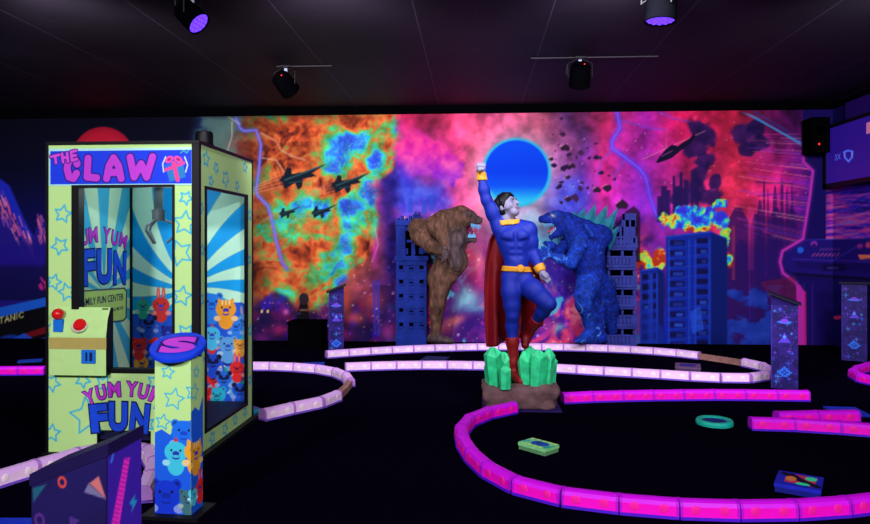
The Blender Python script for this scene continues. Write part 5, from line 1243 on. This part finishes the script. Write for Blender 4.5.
A.chain([(K(439, 281, -.06), .15), (K(438, 294, -.13), .112), (K(437.5, 305, -.15), .094), (K(436.5, 318, -.06), .086), (K(435.5, 334, -.03), .07)], FURC, .05)
A.chain([(K(442, 280, .1), .14), (K(439, 305, .1), .09), (K(437, 320, .18), .075), (K(437, 335, .2), .07)], FURC, .06)
A.chain([(K(433, 338, -.02), .075), (K(441, 339.5, -.12), .062)], SKIN, .04)
for i in range(4): A.chain([(K(440 + i * .8, 339.5, -.17 + i * .045), .036), (K(447 + i * 1.2, 340.6, -.22 + i * .05), .03), (K(451 + i * .8, 341.6, -.23 + i * .05), .022)], SKIN, .015)
A.chain([(K(438, 338, .2), .07), (K(446, 341, .14), .04)], SKIN, .04)
for y in (246, 251, 256, 261): A.cone(K(462, y, -.28), K(452, y + 1, -.3), .014, .012, None, .012, True)
A.cone(K(456.5, 238, -.3), K(458, 264, -.28), .016, .012, None, .02, True)
for dy, x in ((-.15, 471.5), (.04, 475)): A.ell(K(x, 216.6, dy), (.022, .02, .016), (16, 10, 10), .015, (0, 0, 0), True)
A.noise(.02, 11, (1, 1, .4), 3); A.noise(.012, 30, (1, 1, .3), 5)
V, Fq = A.mesh(); col = A.colors(V); tex = (noise3(V * np.array([26, 26, 9.0]), 4) * .55 + noise3(V * np.array([60, 60, 16.0]), 8) * .45)[:, None]
body_ape = mesh_obj('body', V, Fq, M['fur'], ap, True, lin(np.clip(col * (.5 + .95 * tex), 0, 255)))
tb = MB()
for k in range(6):
    p = Vector(K(471.5 + k * 1.7, 223.6 + k * .35, -.125)); tb.cyl(p, p - Vector((0, 0, .055 if k not in (1, 4) else .09)), .018, .003, seg=8)
    p = Vector(K(468.5 + k * 1.3, 237.6, -.115)); tb.cyl(p, p + Vector((0, 0, .05 if k not in (1, 4) else .08)), .016, .003, seg=8)
tb.build('teeth', M['tooth'], ap)
# ---- reptile
K = KP(9.80)
B1 = (15, 40, 148); B2 = (22, 58, 172)
rp = thing('reptile_statue', (*K(590, 343)[:2], 0), 'blue roaring reptile sculpture with teal back fins, in front of the slate tower', 'statue')
lo_ = K(528, 352) - np.array([.12, .65, .1]); lo_[2] = -.04; hi_ = K(618, 200) + np.array([.15, .42, .1])
A = Sculpt(lo_, hi_, .0115)
A.ell(K(586, 243), (.27, .22, .26), B1, .1); A.ell(K(588, 262), (.24, .22, .28), B1, .1); A.ell(K(593, 280), (.19, .2, .22), B1, .1); A.ell(K(597, 236, .03), (.22, .2, .17), B1, .1)
A.chain([(K(580, 233), .22), (K(567, 224), .145), (K(559, 220), .115)], B1, .08)
A.ell(K(557, 218.5), (.12, .12, .1), B1, .05); A.chain([(K(556, 217), .095), (K(547.5, 218.4), .07), (K(542.2, 219.4), .05)], B1, .04); A.ell(K(541.5, 217.8), (.035, .06, .03), B1, .02)
A.cone(K(551, 213.8, -.085), K(557.5, 213.4, -.09), .03, .035, B2, .02)
A.chain([(K(562, 226), .095), (K(556.5, 233), .06), (K(551.5, 236.8), .04)], B1, .04)
A.cone(K(545, 229, 0), K(556, 226.5, 0), .075, .04, (96, 24, 60), .012, True)
A.chain([(K(579, 244, -.2), .12), (K(574.5, 256, -.3), .10), (K(571, 263, -.34), .085), (K(561, 259, -.4), .068), (K(552, 255.5, -.42), .052)], B2, .028)
A.ell(K(548.5, 254, -.42), (.055, .05, .05), B2, .03)
for x, y, x2, y2 in [(544, 248, 540, 246), (540.5, 251, 536.5, 249.5), (540, 255, 536, 256.5), (542.5, 259.5, 540, 263), (549, 247, 548, 243)]: A.chain([(K(548, 253.5, -.42), .032), (K(x, y, -.45), .026), (K(x2, y2, -.44), .009)], B2, .015)
A.chain([(K(566, 243, .2), .09), (K(560, 252, .1), .07), (K(552, 246, 0), .05), (K(545, 243, -.05), .03)], B1, .05)
A.chain([(K(588, 284, -.1), .17), (K(584.5, 295, -.2), .135), (K(583.5, 305, -.2), .105), (K(589, 319, -.08), .09), (K(591, 334, -.06), .078)], B2, .04)
A.chain([(K(598, 284, .05), .14), (K(598, 310, .05), .10), (K(599, 336, .08), .09)], B1, .06)
A.chain([(K(588, 337, -.06), .095), (K(581, 340, -.2), .06)], B2, .05); A.chain([(K(601, 338, .08), .09), (K(594, 341, -.02), .06)], B1, .05)
for i in range(3): A.chain([(K(583, 339.5, -.22 + i * .06), .05), (K(576 + i, 341.3, -.28 + i * .08), .02)], B2, .03)
A.chain([(K(602, 288, .1), .2), (K(609, 310, .2), .13), (K(612, 330, .24), .08)], B1, .08)
for k in range(5): A.cone(K(572 + k * 1.4, 250 + k * 8, -.25), K(582 + k * 1.4, 248 + k * 8, -.29), .012, .012, None, .015, True)
for x, y, x2, y2 in [(577, 238, 573, 248), (580, 236, 586, 246), (586, 226, 592, 236)]: A.cone(K(x, y, -.25), K(x2, y2, -.3), .035, .03, B2, .03)
A.ell(K(552.5, 215.6, -.1), (.02, .02, .012), (230, 190, 120), .01)
A.noise(.008, 12, (1, 1, .6), 9); A.noise(.008, 34, (1, 1, .7), 4)
V, Fq = A.mesh(); col = A.colors(V); px_, py_ = V[:, 0] * 40, V[:, 2] * 40
tex = noise3(V * 22, 6)[:, None]; vein = np.abs(2 * noise3(V * np.array([9, 9, 6.0]), 12) - 1) + (noise3(V * 30, 2) - .5) * .12
vm = ((1 - ss(.015, .06, vein)) * ss(K(560, 290)[2] + .95, K(560, 290)[2] + .2, V[:, 2] * 1.0) * ss(.45, .6, noise3(V * 3.1, 5)))[:, None]
tex = tex * .4 + noise3(V * np.array([60, 60, 40.0]), 3)[:, None] * .6
col = np.clip(col * (.45 + 1.0 * tex), 0, 255); col = col + (np.array((90, 160, 240)) - col) * vm * .8
mesh_obj('body', V, Fq, M['fur'], rp, True, lin(col))
tb = MB()
for k in range(7):
    p = Vector(K(544 + k * 1.6, 223.6 - k * .05, -.06)); tb.cyl(p, p - Vector((0, 0, .05)), .012, .002, seg=8)
    if k < 5: p = Vector(K(551 + k * 1.2, 234.5 - k * 1.2, -.055)); tb.cyl(p, p + Vector((-.01, 0, .045)), .011, .002, seg=8)
tb.build('teeth', M['tooth'], rp)
tn = Sculpt(K(544, 240) - np.array([0, .12, 0]), K(566, 222) + np.array([0, .12, 0]), .01); tn.chain([(K(560, 228), .045), (K(554, 230), .04), (K(549, 232), .022)], (170, 40, 70), .02)
V, Fq = tn.mesh(); mesh_obj('tongue', V, Fq, M['tongue'], rp, True)
def fin(base0, base1, tip, th=.03):
    b0_, b1_, t_ = Vector(base0), Vector(base1), Vector(tip); mb = MB(); m_ = (b0_ + b1_) / 2; y = Vector((0, 1, 0))
    L1 = b0_.lerp(t_, .55) + (t_ - m_).cross(y).normalized() * .03; L2 = b1_.lerp(t_, .5) - (t_ - m_).cross(y).normalized() * .03; n1 = b0_.lerp(t_, .5); n2 = b1_.lerp(t_, .45)
    rim = [b0_, n1 * .5 + L1 * .5, t_, n2 * .5 + L2 * .5, b1_]; c_ = (b0_ + b1_ + t_) / 3
    v = [p for p in rim] + [c_ + y * th, c_ - y * th, m_ + y * th * 1.3, m_ - y * th * 1.3]
    f = []
    for k in range(4): f += [(k, k + 1, 5), (k + 1, k, 6)]
    f += [(0, 5, 7), (5, 4, 7), (6, 0, 8), (4, 6, 8), (7, 4, 8), (0, 7, 8)]
    return mb.add(v, f)
for b0_, b1_, tp in [((563, 219), (570, 221), (569, 212.5)), ((568, 221), (577, 223), (576.5, 210)), ((574, 222), (585, 225), (584.5, 207.5)), ((581, 224), (594, 228), (595.5, 203.5)), ((590, 226), (604, 232), (607.5, 204.5)), ((599, 231), (609, 240), (618, 207)), ((604, 238), (610, 250), (619, 226))]:
    fin(K(*b0_, .05), K(*b1_, .05), K(*tp, .07)).build('back_fin', M['fin'], rp)

# ================================================================== the caped statue on its crystal plinth
YS = 6.42
K = KP(YS)
BL = (11, 33, 146); FL_ = (128, 124, 158)
st = thing('caped_statue', (*K(521, 400)[:2], 0), 'caped statue figure in blue raising one fist above green crystals and rock', 'statue')
lo_ = K(470, 400) - np.array([.05, .42, 0]); lo_[2] = float(K(520, 392)[2]); hi_ = K(566, 155) + np.array([.05, .42, .05])
H = Sculpt(lo_, hi_, .0085)
# trunk
H.ell(K(514.5, 238, -.01), (.165, .115, .145), BL, .05); H.chain([(K(515, 250), .118), (K(516.5, 263, .0), .105), (K(516, 272, .01), .118)], BL, .05); H.ell(K(517, 276, .01), (.135, .105, .09), BL, .05)
H.ell(K(509, 236, -.085), (.078, .05, .06), BL, .022); H.ell(K(521.5, 236.5, -.085), (.07, .05, .06), BL, .022)
for k in range(3):
    for s_ in (-1, 1): H.ell(K(516 + s_ * 3.6, 247 + k * 6, -.085 + k * .006), (.032, .03, .026), BL, .016)
for s_ in (-1, 1): H.chain([(K(514 + s_ * 11.5, 232, .02), .07), (K(515.5 + s_ * 8.5, 252, .0), .05)], BL, .05)
H.chain([(K(508, 226, .03), .075), (K(520, 226.5, .03), .07)], BL, .05)
H.cone(K(515.5, 231, -.13), K(516.5, 258, -.115), .016, .012, None, .02, True)
for a_, b2_ in (((503.5, 241, -.115), (514.5, 243, -.145)), ((516.5, 243, -.145), (526.5, 240.5, -.12)), ((510, 250, -.13), (522, 250, -.13)), ((511, 256, -.122), (522, 256, -.122))):
    H.cone(K(*a_), K(*b2_), .016, .016, None, .022, True)
# raised arm
H.ell(K(500, 227, 0), (.078, .075, .085), BL, .04); H.chain([(K(499.5, 228, 0), .07), (K(493.5, 214, -.01), .064), (K(486.5, 200, -.03), .052)], BL, .03); H.ell(K(492, 211, -.02), (.055, .058, .075), BL, .03)
H.chain([(K(486.5, 200, -.03), .05), (K(484, 190, -.03), .052), (K(481.8, 178, -.03), .034)], BL, .025); H.chain([(K(481.8, 178.5, -.03), .033), (K(481.3, 172.5, -.03), .032)], FL_, .01)
H.ell(K(481.2, 168, -.03), (.042, .04, .048), FL_, .015)
for i in range(4):
    x = 477.9 + i * 2.0; H.chain([(K(x, 168, -.06), .016), (K(x + .1, 164.2 + .3 * abs(i - 1.5), -.075), .017), (K(x + .3, 165.6, -.095), .016), (K(x + .4, 168.6, -.085), .014)], FL_, .006)
H.chain([(K(477.4, 170.5, -.05), .017), (K(479.5, 169.5, -.1), .015), (K(483, 169.2, -.102), .013)], FL_, .006)
# lowered arm
H.ell(K(528.8, 230, 0), (.078, .075, .085), BL, .04); H.chain([(K(529, 231, 0), .07), (K(531, 242, .0), .066), (K(533, 253, -.01), .052)], BL, .03); H.ell(K(530, 242, -.02), (.06, .06, .075), BL, .03)
H.chain([(K(533, 253, -.01), .052), (K(536, 260, -.05), .05), (K(540, 269, -.1), .035)], BL, .025); H.chain([(K(540, 269, -.1), .033), (K(542, 272.5, -.12), .031)], FL_, .01)
H.ell(K(544.5, 276.5, -.13), (.042, .04, .05), FL_, .015, (0, -.6, 0))
for i in range(4):
    o_ = np.array([0, .024 * (i - 1.5), 0]); H.chain([(K(545.5, 276.5, -.13) + o_, .015), (K(548.8, 279.6, -.13) + o_, .016), (K(546.9, 281.6, -.14) + o_, .015), (K(544.8, 279.6, -.14) + o_, .013)], FL_, .006)
H.chain([(K(543, 274.5, -.17), .016), (K(546, 277, -.19), .015), (K(547.2, 279.5, -.175), .013)], FL_, .006)
# neck and head (turned to the right and tipped back)
H.chain([(K(508, 226, .01), .066), (K(508, 218, .0), .056), (K(507.5, 211, .0), .056)], FL_, .03)
hc = K(507.5, 206.5, -.01); fd = np.array([.74, -.52, .42]); fd /= np.linalg.norm(fd); sd_ = np.cross(fd, [0, 0, 1.0]); sd_ /= np.linalg.norm(sd_); hu = np.cross(sd_, fd)
HP = lambda f_, s_, u_: hc + fd * f_ + sd_ * s_ + hu * u_
H.cone(HP(-.02, 0, .025), HP(.012, 0, .02), .084, .08, FL_, .03); H.cone(HP(.03, 0, -.01), HP(.045, 0, -.075), .064, .044, FL_, .035); H.cone(HP(.05, -.022, -.085), HP(.05, .022, -.085), .026, .026, FL_, .025)
H.cone(HP(.083, -.04, .028), HP(.083, .04, .028), .016, .016, FL_, .012)
for s_ in (-1, 1): H.cone(HP(.099, s_ * .018, .03), HP(.094, s_ * .046, .034), .006, .005, (26, 22, 40), .004)
H.cone(HP(.09, 0, .018), HP(.112, 0, -.02), .011, .016, FL_, .01)
for s_ in (-1, 1):
    H.ell(HP(.09, s_ * .034, .006), (.018, .018, .013), (96, 92, 130), .01, (0, 0, 0), True); H.ell(HP(.078, s_ * .034, .006), (.014, .014, .012), (60, 54, 84), .004)
    H.ell(HP(-.01, s_ * .086, -.01), (.022, .014, .032), FL_, .008); H.cone(HP(.06, s_ * .05, -.02), HP(.03, s_ * .062, -.03), .022, .02, FL_, .02)
H.cone(HP(.094, -.022, -.048), HP(.094, .022, -.048), .009, .009, (116, 92, 122), .006); H.cone(HP(.093, -.02, -.061), HP(.093, .02, -.061), .008, .008, (116, 92, 122), .006)
# legs
H.chain([(K(511.5, 280, -.01), .098), (K(511.5, 292, -.03), .092), (K(512, 305, -.04), .075), (K(512.5, 315, -.04), .06)], BL, .035); H.ell(K(510.5, 292, -.06), (.06, .06, .12), BL, .04)
H.chain([(K(512.5, 315, -.04), .058), (K(512, 326, .0), .06), (K(512.5, 342, .0), .046), (K(513.5, 362, .0), .036), (K(514, 371, .0), .034)], BL, .03)
H.chain([(K(513.5, 371, .01), .036), (K(517, 377, -.05), .036), (K(521, 381.5, -.12), .026)], BL, .02)
H.chain([(K(523.5, 280, .0), .098), (K(533, 290, -.1), .092), (K(543, 299, -.2), .075), (K(549.5, 304, -.25), .06)], BL, .035); H.ell(K(536, 291, -.13), (.1, .07, .07), BL, .04, (0, .6, 0))
H.chain([(K(549.5, 304, -.25), .058), (K(543, 311, -.14), .064), (K(535, 322, .02), .046), (K(529.5, 332, .14), .036)], BL, .03)
H.chain([(K(529.5, 332, .14), .036), (K(526, 338, .15), .036), (K(525, 345, .11), .026)], BL, .02)
V, Fq = H.mesh(); col = H.colors(V, .006)
fig = mesh_obj('figure', V, Fq, M['sculpt'], st, True, lin(np.clip(col, 0, 255)))
PTS = H.points()
def shell(name, thick, region, m, parent=st, k=1.0):
    """clothing grown from the body: an offset of the body cut to a region (negative inside)"""
    f = np.maximum(H.f - thick, region(PTS)); V, Fq = H.mesh(f.astype(np.float32)); return mesh_obj(name, V, Fq, m, parent, True)
def seg_region(a, b_, rad):
    a = np.asarray(a, np.float32); b_ = np.asarray(b_, np.float32); ax = (b_ - a); Lg = np.linalg.norm(ax); ax = ax / Lg
    def f(p):
        t = (p - a) @ ax; r = np.linalg.norm(p - a - t[..., None] * ax, axis=-1); return np.maximum(np.maximum(-t, t - Lg), r - rad)
    return f
shell('wrist_cuff', .013, seg_region(K(482, 180.5, -.03), K(481.4, 172.5, -.03), .09), M['gold'])
shell('wrist_cuff', .013, seg_region(K(538.6, 265.5, -.085), K(541.8, 271.8, -.115), .09), M['gold'])
shell('belt', .012, seg_region(K(516, 271.5, .0), K(516.2, 266.2, .0), .2), M['gold'])
bk = K(520.5, 268.5, -.125); shade_auto(MB().lathe([(0, .012), (.03, .01), (.036, 0)], bk, 24, 0, Matrix.Rotation(PI / 2, 3, 'X')).build('belt_buckle', M['gold'], st))
shell('collar', .014, lambda p: np.maximum(seg_region(K(508.5, 225, 0), K(508, 220, 0), .11)(p), -1), M['gold'])
shell('boot', .012, lambda p: np.minimum(seg_region(K(512, 337, .0), K(514, 374, .0), .12)(p), np.linalg.norm((p - np.asarray(K(518, 378, -.06), np.float32)) / np.array([1, 1.2, 1]), axis=-1) - .11), M['boot'])
shell('boot', .012, lambda p: np.minimum(seg_region(K(537.5, 318, -.03), K(527.5, 336, .15), .12)(p), np.linalg.norm(p - np.asarray(K(526, 340, .13), np.float32), axis=-1) - .11), M['boot'])
# hair
HA = Sculpt(hc - .2, hc + .2, .007)
HA.cone(HP(-.03, 0, .04), HP(.0, 0, .045), .092, .086, None, .02); HA.cone(HP(-.05, 0, -.02), HP(-.05, 0, .02), .078, .08, None, .03)
HA.cone(HP(.045, -.03, .085), HP(.055, .04, .08), .032, .03, None, .03); HA.cone(HP(.01, 0, .1), HP(-.05, 0, .09), .04, .03, None, .03)
HA.cone(HP(.075, 0, -.02), HP(.085, 0, .0), .085, .07, None, .008, True)
for s_ in (-1, 1): HA.cone(HP(.0, s_ * .085, .02), HP(.004, s_ * .084, -.02), .018, .008, None, .012)
HA.noise(.012, 26, (1, 1, .5), 2); V, Fq = HA.mesh(); mesh_obj('hair', V, Fq, M['hair'], st, True)
# cape
Lf = [(497, 224), (489, 240), (485, 262), (484, 292), (484.5, 320), (486, 346)]; Rt = [(529, 226), (534, 240), (538, 262), (543, 286), (546, 306), (542, 326)]
n1_, n2_ = 46, 60; cv = []
for j in range(n2_):
    v_ = j / (n2_ - 1); t_ = v_ * 5; a = min(4, int(t_)); f_ = t_ - a
    l_ = np.array(Lf[a]) * (1 - f_) + np.array(Lf[a + 1]) * f_; r_ = np.array(Rt[a]) * (1 - f_) + np.array(Rt[a + 1]) * f_
    for i in range(n1_):
        u_ = i / (n1_ - 1); p = l_ * (1 - u_) + r_ * u_; sag = 5 * math.sin(u_ * PI) * v_ ** 3 * (1 - u_)
        dy = .085 + .17 * v_ + (.012 + .055 * v_) * math.sin(u_ * 15 + v_ * 2.2) + .02 * math.sin(u_ * 31) * v_ + .06 * math.sin(PI * u_)
        cv.append(K(p[0] + 1.2 * math.sin(u_ * 15) * v_, p[1] + sag + 1.5 * math.sin(u_ * 13) * v_ ** 4, dy))
bm = bmesh.new(); vs_ = [bm.verts.new(p - origin(st)) for p in cv]
for q in grid_faces(n1_, n2_): bm.faces.new([vs_[k] for k in q])
bm.normal_update(); bmesh.ops.solidify(bm, geom=bm.faces[:], thickness=.014); me = bpy.data.meshes.new('cape'); bm.to_mesh(me); bm.free(); me.materials.append(M['cape'])
me.polygons.foreach_set('use_smooth', np.ones(len(me.polygons), bool)); link(bpy.data.objects.new('cape', me), st)
for x, y in ((499, 226), (527, 227)):
    shade_auto(MB().sphere(K(x, y, .055), .045, 0, (1.2, .8, .8)).build('cape_clasp', M['cape'], st))
# crystals
def crystal(px0, py0, px1, py1, rad, dy, tip=.28, seg=6):
    a = Vector(K(px0, py0, dy)); b_ = Vector(K(px1, py1, dy)); d = (b_ - a); Lg = d.length; d.normalize(); x = d.orthogonal().normalized(); y = d.cross(x); r = random.Random(int(px0 * 7 + py1))
    ring = lambda c_, k, ph=0: [c_ + (x * math.cos(2 * PI * i / seg + ph) + y * math.sin(2 * PI * i / seg + ph)) * rad * k * (1 + .12 * math.sin(i * 2.3 + px0)) for i in range(seg)]
    sh_ = [a + d * Lg * (1 - tip * r.uniform(.6, 1.1) * (.6 if i % 2 else 1)) for i in range(seg)]; R1 = ring(Vector((0, 0, 0)), 1)
    v = ring(a, .86) + [sh_[i] + R1[i] for i in range(seg)] + ring(b_, .28)
    f = [tuple(reversed(range(seg)))] + [(i, (i + 1) % seg, seg + (i + 1) % seg, seg + i) for i in range(seg)] + [(seg + i, seg + (i + 1) % seg, 2 * seg + (i + 1) % seg, 2 * seg + i) for i in range(seg)] + [tuple(range(2 * seg, 3 * seg))]
    return MB().add(v, f).build('crystal', M['crystal'], st)
for c_ in [(495, 388, 492.5, 347.5, .088, -.12), (505, 389, 504.5, 366, .052, -.26), (527, 389, 524.5, 351, .078, -.1), (536, 388, 538, 350, .082, -.16), (546, 387, 549, 348.5, .072, -.08), (550, 387, 552, 356, .05, -.02), (504, 386, 503, 352, .075, .0), (513, 384, 512, 358, .08, .1), (530, 384, 529, 346, .07, .14), (541, 384, 541, 352, .06, .12), (489, 386, 487.5, 362, .04, -.06)]:
    crystal(*c_)
# rock base
ra, rb = on_z(485.5, 408), on_z(556.5, 408); rw = (rb[0] - ra[0]) / 2; rcx = (ra + rb) / 2; zr_ = float(K(521, 385)[2])
RK = Sculpt([rcx[0] - rw - .1, YS - .5, -.03], [rcx[0] + rw + .1, YS + .5, zr_ + .14], .014)
p_ = RK.points(); q_ = np.abs(p_ - np.array([rcx[0], YS, zr_ / 2 + .005], np.float32)) - np.array([rw - .03, .20, zr_ / 2 - .03], np.float32)
RK.f = (np.linalg.norm(np.maximum(q_, 0), axis=-1) + np.minimum(q_.max(-1), 0) - .045).astype(np.float32); RK.noise(.05, 5, (1, 1, 1.3), 8); RK.noise(.022, 13, (1, 1, 1), 1)
V, Fq = RK.mesh(); V[:, 2] = np.maximum(V[:, 2], .012); mesh_obj('rock_base', V, Fq, M['rock'], st, True)
MB().box((rcx[0], YS, .006), (rw * 2 + .06, .56, .012)).build('floor_sheet', mat('sheet_violet', (34, 14, 84), .6, .2), st)
#--PART5--
